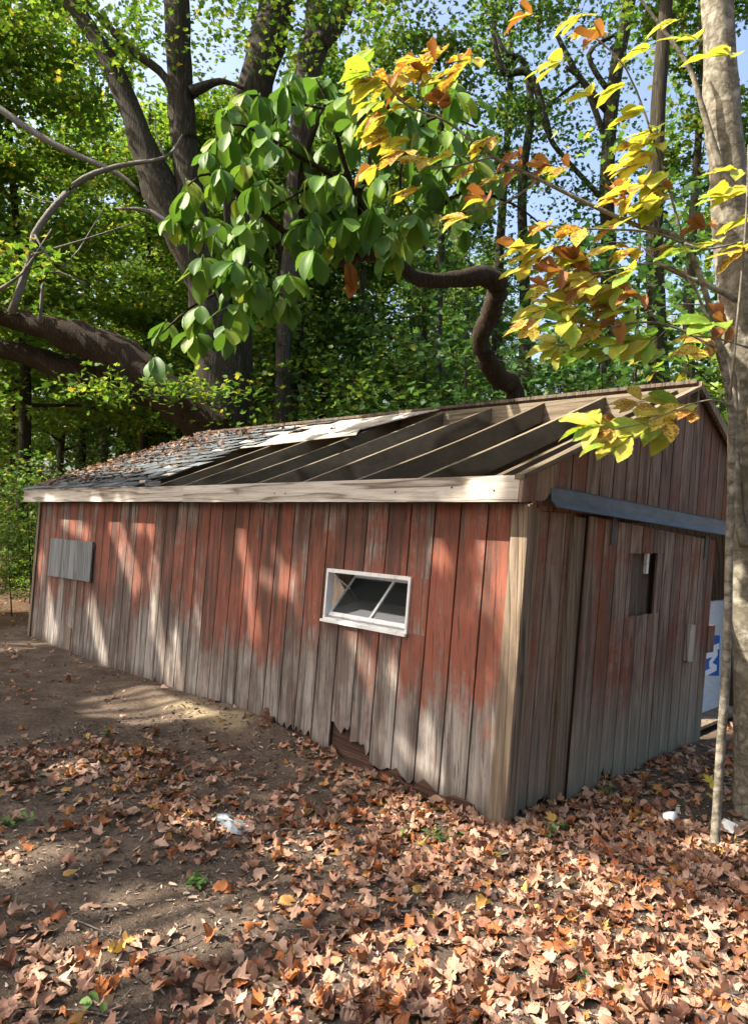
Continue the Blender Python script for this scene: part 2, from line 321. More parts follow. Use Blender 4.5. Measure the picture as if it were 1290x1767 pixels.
def crisp_leaf(seed):
    """a dry curled maple leaf: triangulated, once subdivided, bent"""
    r = random.Random(seed); v2, R_, L_ = halves([(x*r.uniform(.85, 1.12), y*r.uniform(.92, 1.06)) if 0 < i < len(MAPLE)-1 else (x, y) for i, (x, y) in enumerate(MAPLE)])
    bm = bmesh.new(); vv = [bm.verts.new((x, y-.4, 0)) for x, y in v2]; bm.faces.new([vv[i] for i in R_]); bm.faces.new([vv[i] for i in L_])
    bmesh.ops.triangulate(bm, faces=bm.faces[:]); long_ = [e for e in bm.edges if e.calc_length() > .3]; bmesh.ops.subdivide_edges(bm, edges=long_, cuts=1); bmesh.ops.triangulate(bm, faces=bm.faces[:])
    c1, c2, fo, tw_, k1 = r.uniform(-.7, 1.2), r.uniform(-.5, 1.6), r.uniform(-.3, .7), r.uniform(-.9, .9), r.uniform(0, 6)
    for v in bm.verts:
        x, y = v.co.x, v.co.y; sh_ = 1-.28*abs(c2)*min(1, abs(x)*2)*.8
        v.co = Vector((x*sh_, y*(1-.12*abs(c1)), fo*abs(x)+c1*y*y+c2*x*x+tw_*x*y+.06*math.sin(9*x+k1)+.06*math.sin(8*y+k1*2)+r.uniform(-.03, .03)))
    me = bpy.data.meshes.new('fallen_leaf'); bm.to_mesh(me); bm.free(); return me

# ------------------------------------------------------------------ ground
def gz(x, y):
    h = .10*math.exp(-((x+2.9)/1.0)**2-((y+.05)/.40)**2) + .035*math.exp(-((x+4.2)/.9)**2-((y+.2)/.5)**2)
    inside = (-8.3 < x < -.05 and .06 < y < 4.3)
    h += .035*mnoise.noise(Vector((x*.7, y*.7, 0)))+.018*mnoise.noise(Vector((x*2.3, y*2.3, 3)))
    if -4 < x < 4 and -4 < y < 3: h += .010*mnoise.noise(Vector((x*7, y*7, 5)))+.006*mnoise.noise(Vector((x*19, y*19, 9)))
    h -= .03*math.exp(-((x-.1)/.9)**2-((y-.0)/.9)**2)*.0
    if inside: h = min(h, -.03)
    r = math.hypot(x, y)
    if r > 14: h += (r-14)*.012 + .35*mnoise.noise(Vector((x*.09, y*.09, 1)))*min(1, (r-14)/10)
    return h
def axis(lo, hi, step):
    fine = np.arange(lo, hi+1e-6, step); out = [hi]; s_ = step
    while out[-1] < 320: s_ *= 1.22; out.append(out[-1]+s_)
    neg = [lo]; s_ = step
    while neg[-1] > -320: s_ *= 1.22; neg.append(neg[-1]-s_)
    return np.concatenate([np.array(neg[:0:-1]), fine, np.array(out[1:])])
gx, gy = axis(-5.5, 3.0, .05), axis(-3.4, 1.8, .045)
V = np.array([(x, y, gz(x, y)) for y in gy for x in gx]); nx = len(gx)
I = (np.arange(len(gy)-1)[:, None]*nx+np.arange(nx-1)[None, :]).ravel()
me = fast_mesh('ground', V, [np.stack([I, I+1, I+nx+1, I+nx], 1)], M['soil']); me.polygons.foreach_set('use_smooth', [True]*len(me.polygons))
put(bpy.data.objects.new('ground', me), kind='structure', label='bare brown soil strewn with dead leaves around the shed')

# ------------------------------------------------------------------ shed
shed = empty('shed', (0, 0, 0), label='long weathered red wooden shed with bare rafters on half its roof', cat='shed')
LEN, WID, OV = 8.37, 4.30, .17
EZ, FB = 2.10, 1.94
PK = 2.164
def ridge_z(x): return 2.985+.017*(-x)
def roof_z(x, y):                        # left slope, top of rafters
    return EZ+(ridge_z(x)-EZ)*(y+OV)/(PK+OV)
def jag(a0, a1, base, amp, n=6, seed=0):
    r = random.Random(seed)
    return [(a0+(a1-a0)*i/n, base+r.uniform(-amp, amp)) for i in range(n+1)]
fnL = lambda a_, b_, d: (a_, d, b_)       # long wall: depth along +y
fnG = lambda a_, b_, d: (d, a_, b_)       # gable wall: depth along x
def plank(parent, fn, a0, a1, top0, top1, bottom, dep, mat, gap=.0065, lip=None, name='plank'):
    """bottom: list of (a,b) left to right; dep = (front, mid, back)"""
    bl = [(min(max(a_, a0+gap), a1-gap), b_) for a_, b_ in bottom]
    poly = bl+[(a1-gap, top1), (a0+gap, top0)]
    m = MB().prism(poly, fn, dep[0], dep[1]); nf = len(m.f)
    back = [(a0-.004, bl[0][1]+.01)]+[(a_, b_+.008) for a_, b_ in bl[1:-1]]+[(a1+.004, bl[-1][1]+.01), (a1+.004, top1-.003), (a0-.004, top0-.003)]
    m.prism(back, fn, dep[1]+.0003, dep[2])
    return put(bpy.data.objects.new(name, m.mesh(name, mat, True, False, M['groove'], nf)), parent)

# long side wall: framing, then planks
f = MB()
f.box(-LEN+.06, -.06, .026, .10, -.06, .05); f.box(-LEN+.06, -.06, .026, .10, 1.86, 1.94)
for i in [k_ for k_ in range(14) if k_ != 2]: f.box(-.15-i*.62, -.11-i*.62, .027, .115, .05, 1.86)
side = f.build('side_wall', M['dark_wood'], shed, sh=True)
MB().prism([(-1.95, -.07), (-.22, -.07)]+[(-.22-i*.0865, .045+.03*math.sin(i*1.7)+.02*math.sin(i*4.1)) for i in range(21)], fnL, -.006, -.0008).build('sill_board', M['rot'], side, sh=True)
MB().box(-2.1, -.9, .0245, .0256, -.05, .36).build('rotten_backing', M['rot'], side, sh=True)
k = 0; g = -.073
WX0, WX1, WZ0, WZ1 = -1.81, -.915, 1.03, 1.42      # window opening (before racking)
while g > -LEN+.02:
    a1, a0 = g, max(g-.2235, -LEN)
    mid = (a0+a1)/2
    zb = -.05; amp = .012
    if -1.78 < mid < -1.62: zb, amp = .02, .06
    elif -1.62 < mid < -1.10: zb, amp = .27-.42*(mid+1.62), .045
    elif -2.5 < mid < -1.78: zb, amp = .10, .035
    elif -1.1 < mid < -.35: zb, amp = .055-.06*(mid+1.1), .02
    bot = jag(a0, a1, zb, amp, 7, k)
    if a1 > WX0 and a0 < WX1:            # cut by the window: a piece above and a piece below
        lo, hi = max(a0, WX0), min(a1, WX1)
        plank(side, fnL, a0, a1, WZ0, WZ0, bot, (0, .011, .024), M['red_plank'])
        plank(side, fnL, a0, a1, 1.94, 1.94, [(a0, WZ1), (a1, WZ1)], (0, .011, .024), M['red_plank'])
        if a0 < WX0-.01: plank(side, fnL, a0, WX0, WZ1+.0, WZ1+.0, [(a0, WZ0+.001), (WX0, WZ0+.001)], (0, .011, .024), M['red_plank'], gap=.0048)
        if a1 > WX1+.01: plank(side, fnL, WX1, a1, WZ1+.0, WZ1+.0, [(WX1, WZ0+.001), (a1, WZ0+.001)], (0, .011, .024), M['red_plank'], gap=.0048)
    else:
        plank(side, fnL, a0, a1, 1.94, 1.94, bot, (0, .011, .024), M['red_plank'])
    g -= .2235; k += 1
# patch in the left planks and corner boards
MB().prism([(-7.02, .02), (-6.83, .02), (-6.83, .30), (-7.02, .31)], fnL, -.012, -.001).build('patch_board', M['trim'], side, sh=True)
ct = MB(); ct.prism([(-.098, -.06), (-.06, -.075), (-.02, -.06), (.024, -.07), (.024, 1.935), (-.098, 1.935)], fnL, -.024, -.001); ct.build('corner_board', M['trim'], shed, sh=True)
ct = MB(); ct.prism([(.0, -.05), (.05, -.065), (.098, -.05), (.098, 1.90), (.0, 1.94)], fnG, .0015, .0235); ct.build('corner_board', M['trim'], shed, sh=True)
MB().prism([(-LEN-.03, -.05), (-LEN+.05, -.05), (-LEN+.05, 1.935), (-LEN-.03, 1.935)], fnL, -.022, -.001).build('corner_board', M['trim'], shed, sh=True)

# fascia boards, drip edge, rake return
MB().box(-3.868, .055, -OV-.026, -OV, FB, EZ-.002).build('fascia_board', M['fascia'], shed, sh=True)
MB().box(-8.52, -3.872, -OV-.024, -OV+.002, FB+.003, EZ).build('fascia_board', M['fascia'], shed, sh=True)
MB().box(-8.54, -4.93, -OV-.034, -OV+.10, EZ+.003, EZ+.016).build('drip_edge', M['plywood'], shed, sh=True)
MB().box(-8.36, -.03, -OV+.004, -.002, FB+.01, FB+.022).build('soffit_board', M['dark_wood'], shed, sh=True)
MB().box(-5.0, -4.86, -.12, .06, EZ+.02, EZ+.085).build('wood_block', M['plywood'], shed, sh=True)
for sx_ in (-4.6, -2.9, -2.35, -2.2, -.95, -.45, -.12):
    MB().prism([(sx_+.007*math.cos(t*math.pi/4), 2.02+.014*math.sin(sx_*9)+.007*math.sin(t*math.pi/4)) for t in range(8)], fnL, -OV-.029, -OV-.02).build('nail_head', M['dark_metal'], shed, sh=True)
rk = MB(); rk.prism([(-OV-.024, FB), (.04, FB+.02), (.16, 2.06), (.16, EZ+.10), (-OV-.024, EZ-.028)], fnG, .057, .082); rk.build('rake_return', M['gable_plank'], shed, sh=True)
def slope_beam(x0, x1, drop0, drop1, y0=-OV+.005, y1=PK-.025, lift=0.0, sag=0.0):
    m = MB(); n = 6; ys = [y0+(y1-y0)*i/n for i in range(n+1)]; xm = (x0+x1)/2
    top = [(y, roof_z(xm, y)+lift-sag*math.sin(math.pi*i/n)) for i, y in enumerate(ys)]
    poly = [(y, max(z-drop1, FB+.03) if i else z-min(drop1, .15)) for i, (y, z) in enumerate([(y, z) for y, z in top])]
    return m.prism(poly+top[::-1], fnG, x0, x1)
slope_beam(.0235, .09, .0, .028, lift=.012, y0=-OV-.03, y1=PK).build('rake_strip', M['rafter'], shed, sh=True)
RX = [-.12, -.76, -1.39, -2.01, -2.65, -3.30, -3.94, -4.56, -5.2, -5.85, -6.5, -7.15, -7.7]
for i, x in enumerate(RX):
    slope_beam(x-.021, x+.021, 0, .175, sag=.012*(i % 3)).build('rafter', M['rafter'], shed, sh=True)
rb = MB(); n = 10
for i in range(n):
    x0, x1 = -7.75+i*.782, -7.75+(i+1)*.782
    for_ = [(x0, ridge_z(x0)-.20), (x1, ridge_z(x1)-.20), (x1, ridge_z(x1)+.005), (x0, ridge_z(x0)+.005)]
    rb.prism(for_, fnL, PK-.022, PK+.02)
rb.build('ridge_board', M['ridge'], shed, sh=True)
# back slope (whole) and hidden walls
RY = WID+.12
def back_z(x, y): return ridge_z(x)+.018-.50*(y-PK)
b = MB(); nb = 8
for i in range(nb):
    x0, x1 = -7.9+i*(7.96/nb), -7.9+(i+1)*(7.96/nb)-.003
    v = []
    for dz in (.0, .03): v += [(x0, PK-.03, back_z(x0, PK-.03)+dz), (x1, PK-.03, back_z(x1, PK-.03)+dz), (x1, RY, back_z(x1, RY)+dz), (x0, RY, back_z(x0, RY)+dz)]
    b.add(v, [(3, 2, 1, 0), (4, 5, 6, 7), (0, 1, 5, 4), (1, 2, 6, 5), (2, 3, 7, 6), (3, 0, 4, 7)])
b.build('back_roof', M['dark_wood'], shed, sh=True)
rr_ = MB(); rr_.prism([(PK-.01, 2.975+.0), (RY, back_z(0, RY)-.12), (RY, back_z(0, RY)+.035), (PK-.01, 3.03)], fnG, .062, .092); rr_.build('rake_board', M['trim'], shed, sh=True)
MB().box(-LEN+.02, -.02, WID-.03, WID, -.06, 1.93).build('back_wall', M['dark_wood'], shed, sh=True)
MB().prism([(.03, -.05), (WID-.03, -.05), (WID-.03, 1.98), (PK, 2.98), (.03, 2.12)], fnG, -LEN, -LEN+.03).build('far_gable', M['dark_wood'], shed, sh=True)
fl = MB().box(-LEN+.04, -.12, .12, WID-.04, .0, .03).build('floor_frame', M['dark_wood'], shed, sh=True)
for i in range(5): MB().box(-1.2, -.03, 2.6+i*.30, 2.892+i*.30, .032, .062).build('floor_board', M['trim'], fl, sh=True)
MB().box(-.9, -.55, 2.9, 4.2, 1.15, 1.19).build('shelf', M['dark_wood'], shed, sh=True)
MB().box(-.9, -.6, 2.9, 4.2, 1.42, 1.47).build('shelf', M['rafter'], shed, sh=True)

# front gable: frame, planks above the track, planks beside the door
gf = MB(); gf.box(-.10, -.026, .03, WID-.03, 1.86, 1.95); gf.box(-.10, -.026, .03, .11, -.04, 1.86); gf.box(-.10, -.026, .56, .62, -.04, 1.86); gf.box(-.1, -.026, WID-.13, WID-.03, -.04, 1.86)
gw = gf.build('gable_wall', M['dark_wood'], shed, sh=True)
def rake_at(y): return (2.10+(2.985-2.10)*(y+OV)/(PK+OV)-.004) if y < PK else 2.985-.50*(y-PK)
y0 = .005
ys = [y0, .005+.06]+[.065+.182*i for i in range(1, 23)]+[WID]
for i in range(len(ys)-1):
    a0, a1 = ys[i], ys[i+1]
    if a0 < PK-.03 < a1 and a0 < PK < a1:
        bot = [(a0, 1.90), (a1, 1.90)]
        poly = bot+[(a1-.005, rake_at(a1)), (PK, rake_at(PK)), (a0+.005, rake_at(a0))]
        MB().prism([(min(max(p, a0+.005), a1-.005), q) for p, q in poly], fnG, .019, .008).prism([(a0, 1.91), (a1, 1.91), (a1, rake_at(a1)-.02), (PK, rake_at(PK)-.02), (a0, rake_at(a0)-.02)], fnG, .0077, -.005).build('plank', M['gable_plank'], gw, sh=True)
    else:
        plank(gw, fnG, a0, a1, rake_at(a0), rake_at(a1), [(a0, 1.90), (a1, 1.90)], (.019, .008, -.005), M['gable_plank'], gap=.008)
for i, (a0, a1) in enumerate([(.0, .10), (.10, .235), (.235, .44), (.44, .56)]):
    if i: plank(gw, fnG, a0, a1, 1.897, 1.897, jag(a0, a1, .0+.02*i, .035, 6, 40+i), (.0, -.011, -.024), M['gable_plank'])
MB().prism([(.49, .02), (.56, -.02), (.655, .0), (.655, 1.87), (.49, 1.88)], fnG, .0015, .028).build('door_jamb', M['trim'], gw, sh=True)

# sliding door on its track
DY0, DY1 = .635, 2.79
HY0, HY1, HZ0, HZ1 = 1.285, 1.675, 1.17, 1.64
door = MB(); door.box(.012, .03, DY0+.05, DY1-.05, .12, .24); door.box(.012, .03, DY0+.05, DY1-.05, HZ0-.12, HZ0-.02); door.box(.012, .03, DY0+.05, DY1-.05, HZ1+.01, 1.78)
dr = door.build('sliding_door', M['dark_wood'], shed, sh=True)
def door_top(y): return 1.885-.066*(y-DY0)
dys = [DY0, .84, 1.025, 1.222, 1.413, 1.597, 1.79, 1.97, 2.13, 2.29, 2.475, 2.65, DY1]
for i in range(len(dys)-1):
    a0, a1 = dys[i], dys[i+1]
    zb, amp = -.02+.02*math.sin(i*2.1), .022
    if 1.0 < (a0+a1)/2 < 1.15: zb, amp = .07, .06
    bot = jag(a0, a1, zb, amp, 6, 70+i)
    if a1 > HY0 and a0 < HY1:
        plank(dr, fnG, a0, a1, HZ0, HZ0+.01, bot, (.056, .042, .031), M['door_plank'], gap=.0065)
        plank(dr, fnG, a0, a1, door_top(a0), door_top(a1), [(a0, HZ1), (a1, HZ1-.008)], (.056, .042, .031), M['door_plank'], gap=.0065)
        if a0 < HY0-.01: plank(dr, fnG, a0, HY0, HZ1-.001, HZ1-.001, [(a0, HZ0+.001), (HY0, HZ0+.001)], (.056, .042, .031), M['door_plank'], gap=.0065)
        if a1 > HY1+.01: plank(dr, fnG, HY1, a1, HZ1-.001, HZ1-.001, [(HY1, HZ0+.001), (a1, HZ0+.001)], (.056, .042, .031), M['door_plank'], gap=.0065)
    else:
        plank(dr, fnG, a0, a1, door_top(a0), door_top(a1), bot, (.056, .042, .031), M['door_plank'], gap=.0065)
for i in range(4): MB().box(-.012, .002, HY0-.06+i*.165, HY0+.104+i*.165, HZ0-.05, HZ1+.05).build('inner_board', M['dark_wood'], dr, sh=True)
MB().box(.006, .03, 1.565, 1.60, 1.48, HZ1+.01).build('latch_stick', M['white'], dr, sh=True)
MB().prism([(2.30, .75), (2.40, .735), (2.405, 1.04), (2.31, 1.055)], fnG, .057, .095).build('handle_block', M['fascia_v'], dr, sh=True)
MB().prism([(2.755, .77), (2.90, .765), (2.90, 1.0), (2.76, 1.0)], fnG, .03, .056+.012).build('edge_block', M['gable_plank'], dr, sh=True)
for hy in (.93, 2.55): MB().box(.057, .064, hy, hy+.065, door_top(hy)-.17, door_top(hy)+.03).build('hanger_strap', M['dark_metal'], dr, sh=True)
tr = MB()
def trk(pr, y0_, y1_, m):
    n_ = len(pr); v = []
    for y in (y0_, y1_):
        s_ = 2.045-.047*(y-.09)
        v += [(x, y, s_+z) for x, z in pr]
    m.add(v, [tuple(range(n_-1, -1, -1)), tuple(range(n_, 2*n_))]+[(i, (i+1) % n_, (i+1) % n_+n_, i+n_) for i in range(n_)])
trk([(.035, .014), (.072, .006), (.084, -.004), (.092, -.078), (.138, -.122), (.134, -.127), (.087, -.083), (.079, -.008), (.068, -.001), (.035, .006)], .10, 4.30, tr)
track = tr.build('door_track', M['galv'], shed, sh=True)
bk = MB(); trk([(.0195, .018), (.034, .018), (.034, -.11), (.0195, -.11)], .05, 4.28, bk); bk.build('track_board', M['dark_wood'], shed, sh=True)
bk = MB(); trk([(.035, .012), (.075, .006), (.075, -.075), (.035, -.075)], .065, .098, bk); bk.build('end_bracket', M['dark_metal'], track, sh=True)
MB().box(.02, .16, 3.02, 3.10, 2.30, 2.36).build('wood_block', M['fascia'], shed, sh=True)

# boarded shutter at the far end of the side wall
sh_ = MB().box(-7.72, -6.30, -.016, -.002, .97, 1.02).box(-7.72, -6.30, -.016, -.002, 1.36, 1.41).build('shutter', M['dark_wood'], shed, sh=True)
for i in range(6):
    a0 = -7.755+i*.24
    MB().prism([(a0+.003, .925+.004*i), (a0+.237, .928+.004*i), (a0+.237, 1.445+.005*math.sin(i*3)), (a0+.003, 1.445)], fnL, -.038, -.017).build('plank', M['grey_board'], sh_, sh=True)

# tilting window
wf = MB()
for (a, b_, c, d) in [(WX0-.006, WX1+.006, WZ1-.024, WZ1+.004), (WX0-.006, WX1+.006, WZ0-.008, WZ0+.012), (WX0-.006, WX0+.014, WZ0+.012, WZ1-.024), (WX1-.016, WX1+.006, WZ0+.012, WZ1-.024)]:
    wf.box(a, b_, -.016, .055, c, d)
win = wf.build('window', M['white'], shed, sh=True)
MB().box(WX0-.02, WX1+.012, -.034, -.0165, WZ0-.022, WZ0-.002).build('window_sill', M['white'], win, sh=True)
th = math.radians(40); hz = WZ0+.022
def tilt(a_, b_, d): return (a_, .018+math.sin(th)*b_+math.cos(th)*d, hz+math.cos(th)*b_-math.sin(th)*d)
SH = .40
sf = MB(); A0, A1 = WX0+.020, WX1-.022
for (p, q, r_, s_) in [(A0, A1, 0, .034), (A0, A1, SH-.02, SH), (A0, A0+.014, .034, SH-.02), (A1-.02, A1, .034, SH-.02), ((A0+A1)/2-.012+.03, (A0+A1)/2+.012+.03, .034, SH-.02)]:
    sf.prism([(p, r_), (q, r_), (q, s_), (p, s_)], tilt, -.011, .011)
sash = sf.build('sash', M['white'], win, sh=True)
for (p, q) in ((A0+.02, (A0+A1)/2+.018), ((A0+A1)/2+.042, A1-.02)):
    MB().prism([(p, .034), (q, .034), (q, SH-.02), (p, SH-.02)], tilt, -.002, .002).build('pane', M['glass'], win, sh=True)
MB().tube([(A0+.02, .03, WZ1-.05), (A0+.04, .26, hz+.16)], [.006, .006], 6).build('stay_bar', M['white'], win, sh=True)

# roof covering that is left: plywood deck and shingles
def edge_x(y):                            # right edge of the shingles at height y on the slope
    return np.interp(y, [-.2, .1, .4, .8, 1.25, 1.5, 1.8, 2.2], [-5.0, -4.82, -4.85, -5.1, -5.05, -4.75, -4.45, -4.2])
def left_x(y): return -8.55+.85*(y+OV)/(PK+OV)
d = MB(); ny = 12
vs_, fs_ = [], []
for i in range(ny+1):
    y = -OV-.03+(PK+OV+.04)*i/ny; xr = edge_x(y)-.05 if y < 1.36 else np.interp(y, [1.36, 1.6, 1.85, 2.15, 2.2], [-3.15, -3.35, -3.0, -2.75, -2.55])
    xl = left_x(y)
    for j in range(9):
        x = xl+(xr-xl)*j/8; lift = .03*max(0, (y-1.3))*max(0, (j-4)/4)*(1+.4*math.sin(j*2+i)); vs_.append((x, y, roof_z(x, y)+.004+lift))
nv = len(vs_); vs_ += [(x, y, z+.013) for x, y, z in vs_]
for i in range(ny):
    for j in range(8):
        q = (i*9+j, i*9+j+1, (i+1)*9+j+1, (i+1)*9+j); fs_ += [q[::-1], tuple(k_+nv for k_ in q)]
rim = [j for j in range(9)]+[i*9+8 for i in range(1, ny+1)]+[ny*9+j for j in range(7, -1, -1)]+[i*9 for i in range(ny-1, 0, -1)]
fs_ += [(rim[i], rim[(i+1) % len(rim)], rim[(i+1) % len(rim)]+nv, rim[i]+nv) for i in range(len(rim))]
deck = d.add(vs_, fs_).build('roof_deck', M['plywood'], shed, sh=True)
nsh = 0
for cidx in range(15):
    yb = -OV-.045+cidx*.158
    x = left_x(yb)+random.uniform(-.1, 0)
    while x < edge_x(yb)-.05+random.uniform(-.08, .08):
        wd = random.uniform(.26, .36)
        if cidx > 9 and x > -5.7 and random.random() < .5: x += wd; continue
        if random.random() < .04: x += wd; continue
        x1 = x+wd-.008; nseg = 4
        lo = [(x+(x1-x)*i/nseg, yb+random.uniform(-.014, .014)) for i in range(nseg+1)]
        curlz = random.uniform(.008, .035)
        poly = lo+[(x1, yb+.20), (x, yb+.20)]
        def fS(a_, b_, dd, yb=yb, cz=curlz): return (a_, b_, roof_z(a_, b_)+.0185+dd+(cz if b_ < yb+.05 else .001)+.0005*(cidx % 3))
        MB().prism(poly, fS, 0, .006).build('shingle', M['shingle'], deck, sh=True); nsh += 1
        x += wd

# ------------------------------------------------------------------ insulation board in the doorway
ins = empty('insulation_board', (-.25, 3.7, .062), label='silvery blue insulation board with blue printed logo standing in shed doorway', cat='insulation board')
MB().box(-.02, .02, -.52, .52, 0, 1.07).build('foam_sheet', M['foil'], ins)
lg = MB().prism([(-.24, .36), (.22, .31), (.22, .72), (-.02, .735), (-.10, .56), (-.24, .58)], fnG, .021, .0225).build('printed_logo', M['blue'], ins); lg.location = (0, .075, 0); lg.scale = (1, .80, 1)
def letter(strokes, name):
    m = MB()
    for i, (p, q, wd) in enumerate(strokes):
        p, q = Vector((p[0], p[1])), Vector((q[0], q[1])); t = (q-p).normalized(); n_ = Vector((-t.y, t.x))*wd/2
        m.prism([tuple(p-n_), tuple(q-n_), tuple(q+n_), tuple(p+n_)], fnG, .0228, .0236+.0002*i)
    m.build(name, M['white_print'], lg)
# the two letters lie on their side, reading downwards (letter tops to the right)
letter([((.20, .615), (-.02, .60), .06), ((-.02, .60), (-.09, .64), .06), ((-.09, .64), (-.09, .70), .06), ((-.09, .70), (-.05, .735), .06)], 'letter_j')
letter([((-.22, .545), (.15, .55), .055), ((.15, .55), (-.10, .455), .055), ((-.10, .455), (.13, .40), .055), ((.13, .40), (-.22, .375), .055)], 'letter_m')

# ------------------------------------------------------------------ trees
def tube_obj(name, paths, mat, parent, sides=9, wob=.25, n=4, kind=None):
    """paths: list of [(x,y,z,r),...] world points relative to the parent"""
    m = MB()
    for i, p in enumerate(paths):
        q = smoothpath(p, n); m.tube(q[:, :3], np.maximum(q[:, 3], .002), sides, wob, seed=i*3.7+len(p))
    return m.build(name, mat, parent, smooth=True, kind=kind)
def px_path(lst, d, base):
    out = []
    for it in lst:
        u, v, wd = it[:3]; dd = it[3] if len(it) > 3 else d
        P = pix(u, v, dd)-base; out.append((P[0], P[1], P[2], wd*dd/FPX/2))
    return out
def clumps_to_leaves(cent, per, rad, flat=.35):
    n = len(cent)*per; c = np.repeat(cent, per, 0); o = rng.normal(size=(n, 3))*np.array([1, 1, flat])*rad*.6
    return c+o

def make_tree_meshes(seed, H, r0, crown_lo, crown_r, nlimb, nleaf_clump, per, leaf, mat_bark, mat_leaf, lean=.05):
    r = random.Random(seed); m = MB(); cents = []
    la = r.uniform(0, 6.28)
    def tp(z): return np.array([math.cos(la)*lean*z*1.0+.12*math.sin(z*.5+seed), math.sin(la)*lean*z+.12*math.cos(z*.4+seed*2)-.12*math.cos(seed*2), z])
    zs = np.linspace(-.3, H*.97, 14); m.tube([tp(z) for z in zs], [r0*(1.25 if z < .2 else 1)*(1-.85*max(0, z)/H) for z in zs], 9, .22, seed)
    for i in range(nlimb):
        z0 = crown_lo+(H-crown_lo)*(i+r.random())/nlimb*.92; an = i*2.4+r.uniform(-.5, .5); L = crown_r*r.uniform(.55, 1.1)*(1-.55*(z0-crown_lo)/(H-crown_lo))
        p0 = tp(z0); up = r.uniform(.15, .6); pts = []
        for t in np.linspace(0, 1, 5): pts.append(p0+np.array([math.cos(an+.3*t)*L*t, math.sin(an+.3*t)*L*t, L*(up*t-.15*t*t)+r.uniform(-.1, .1)*t]))
        rr = r0*(1-.8*z0/H)*.42; m.tube(pts, [max(rr*(1-.8*t), .008) for t in np.linspace(0, 1, 5)], 5, .1, seed+i)
        for _ in range(nleaf_clump):
            t = r.uniform(.25, 1.08); k_ = min(int(t*4), 3); q = pts[k_]+(pts[k_+1]-pts[k_])*(t*4-k_)
            cents.append(q+np.array([r.gauss(0, .30), r.gauss(0, .30), r.gauss(.05, .22)])*L*.5)
    tm = m.mesh('trunk', mat_bark, smooth=True)
    P = clumps_to_leaves(np.array(cents), per, .55)
    nr = rng.normal(size=P.shape)*.55+np.array([0, 0, 1.0])
    cm = leaf_cloud('crown', P, nr, rng.uniform(.7, 1.25, len(P))*leaf, STAR, mat_leaf, .25, .3)
    return tm, cm
def place_tree(name, meshes, loc, rz, s, label, group, cat='tree', mat=None, crown='crown'):
    e = empty(name, loc, label=label, cat=cat, group=group); e.rotation_euler = (0, 0, rz); e.scale = (s, s, s)
    put(bpy.data.objects.new('trunk', meshes[0]), e); put(bpy.data.objects.new(crown, meshes[1]), e, kind='stuff')
    return e

TALL = [make_tree_meshes(3, 15, .21, 4.2, 3.6, 15, 11, 62, .15, M['bark_dark'], M['leaf_maple']),
        make_tree_meshes(8, 17, .17, 5.5, 3.2, 14, 11, 62, .145, M['bark_mid'], M['leaf_maple']),
        make_tree_meshes(12, 13, .15, 3.4, 3.4, 14, 11, 62, .15, M['bark_dark'], M['leaf_bright']),
        make_tree_meshes(17, 16, .24, 6.5, 3.0, 13, 9, 55, .145, M['bark_dark'], M['leaf_blue'])]
TALL.append(make_tree_meshes(33, 16, .19, 9.5, 1.7, 9, 7, 46, .14, M['bark_dark'], M['leaf_maple'], .03))
SAP = [make_tree_meshes(21, 4.6, .035, .7, 1.5, 16, 5, 17, .125, M['bark_dark'], M['leaf_maple'], .08),
       make_tree_meshes(24, 3.4, .028, .4, 1.3, 14, 5, 17, .115, M['bark_dark'], M['leaf_bright'], .06),
       make_tree_meshes(29, 5.8, .045, 1.2, 1.8, 18, 5, 18, .125, M['bark_mid'], M['leaf_blue'], .05)]
def gpt(u, d):                            # ground point under photo column u at depth d
    P = pix(u, 900, d); return (P[0], P[1], gz(P[0], P[1])-.03)

L_T = ['tall dark-barked maple with deep green crown in the woods behind the shed', 'tall slim grey-barked tree in the woods behind the shed',
       'yellow-green leafed maple in the woods behind the shed', 'tall dark trunk with high blue-green crown deep in the woods']
L_S = ['young green understory maple growing among the trunks behind the shed', 'small yellow-green bush with pale leaves behind the shed', 'slender dark green sapling in the shade behind the shed']
G_T = ['deep green maples', 'slim grey trees', 'yellow-green maples', 'high-crowned dark trees']
G_S = ['green understory maples', 'pale yellow-green bushes', 'dark green saplings']
used = []
def ok(P, dmin): return all((P[0]-q[0])**2+(P[1]-q[1])**2 > dmin*dmin for q in used)
# trunks that can be picked out in the photograph
for u, dd, k_, s_, lb in [(755, 17, 4, .9, 'dark upright trunk with a narrow crown standing beside the crooked-stemmed tree'), (575, 19, 1, .9, 'slim grey trunk under the middle of the broad drooping leaves'),
        (705, 24, 4, 1.0, 'thin dark trunk far behind the loop of the crooked stem'), (1145, 12.5, 4, 1.15, 'stout dark trunk just behind the gable peak under the yellow leaves'), (1205, 15, 4, .95, 'dark trunk standing between the gable peak and the pale tree'),
        (870, 20, 4, 1.2, 'straight dark trunk seen right behind the crooked stem'), (505, 19, 0, .9, None), (640, 27, 0, 1.0, None), (250, 21, 2, 1.1, None), (40, 17, 2, 1.15, None), (130, 24, 2, 1.2, None),
        (1270, 24, 0, 1.0, None), (365, 20, 2, 1.1, None), (-90, 16, 2, 1.0, None), (1420, 16, 0, 1.0, None), (545, 22, 0, 1.1, None), (985, 33, 4, 1.0, 'thin dark trunk far off below the patch of open sky')]:
    P = gpt(u, dd); used.append(P); place_tree('forest_tree', TALL[k_], P, random.uniform(0, 6.28), s_, lb or L_T[k_], None if lb else G_T[k_])
tries = 0; cnt = 0
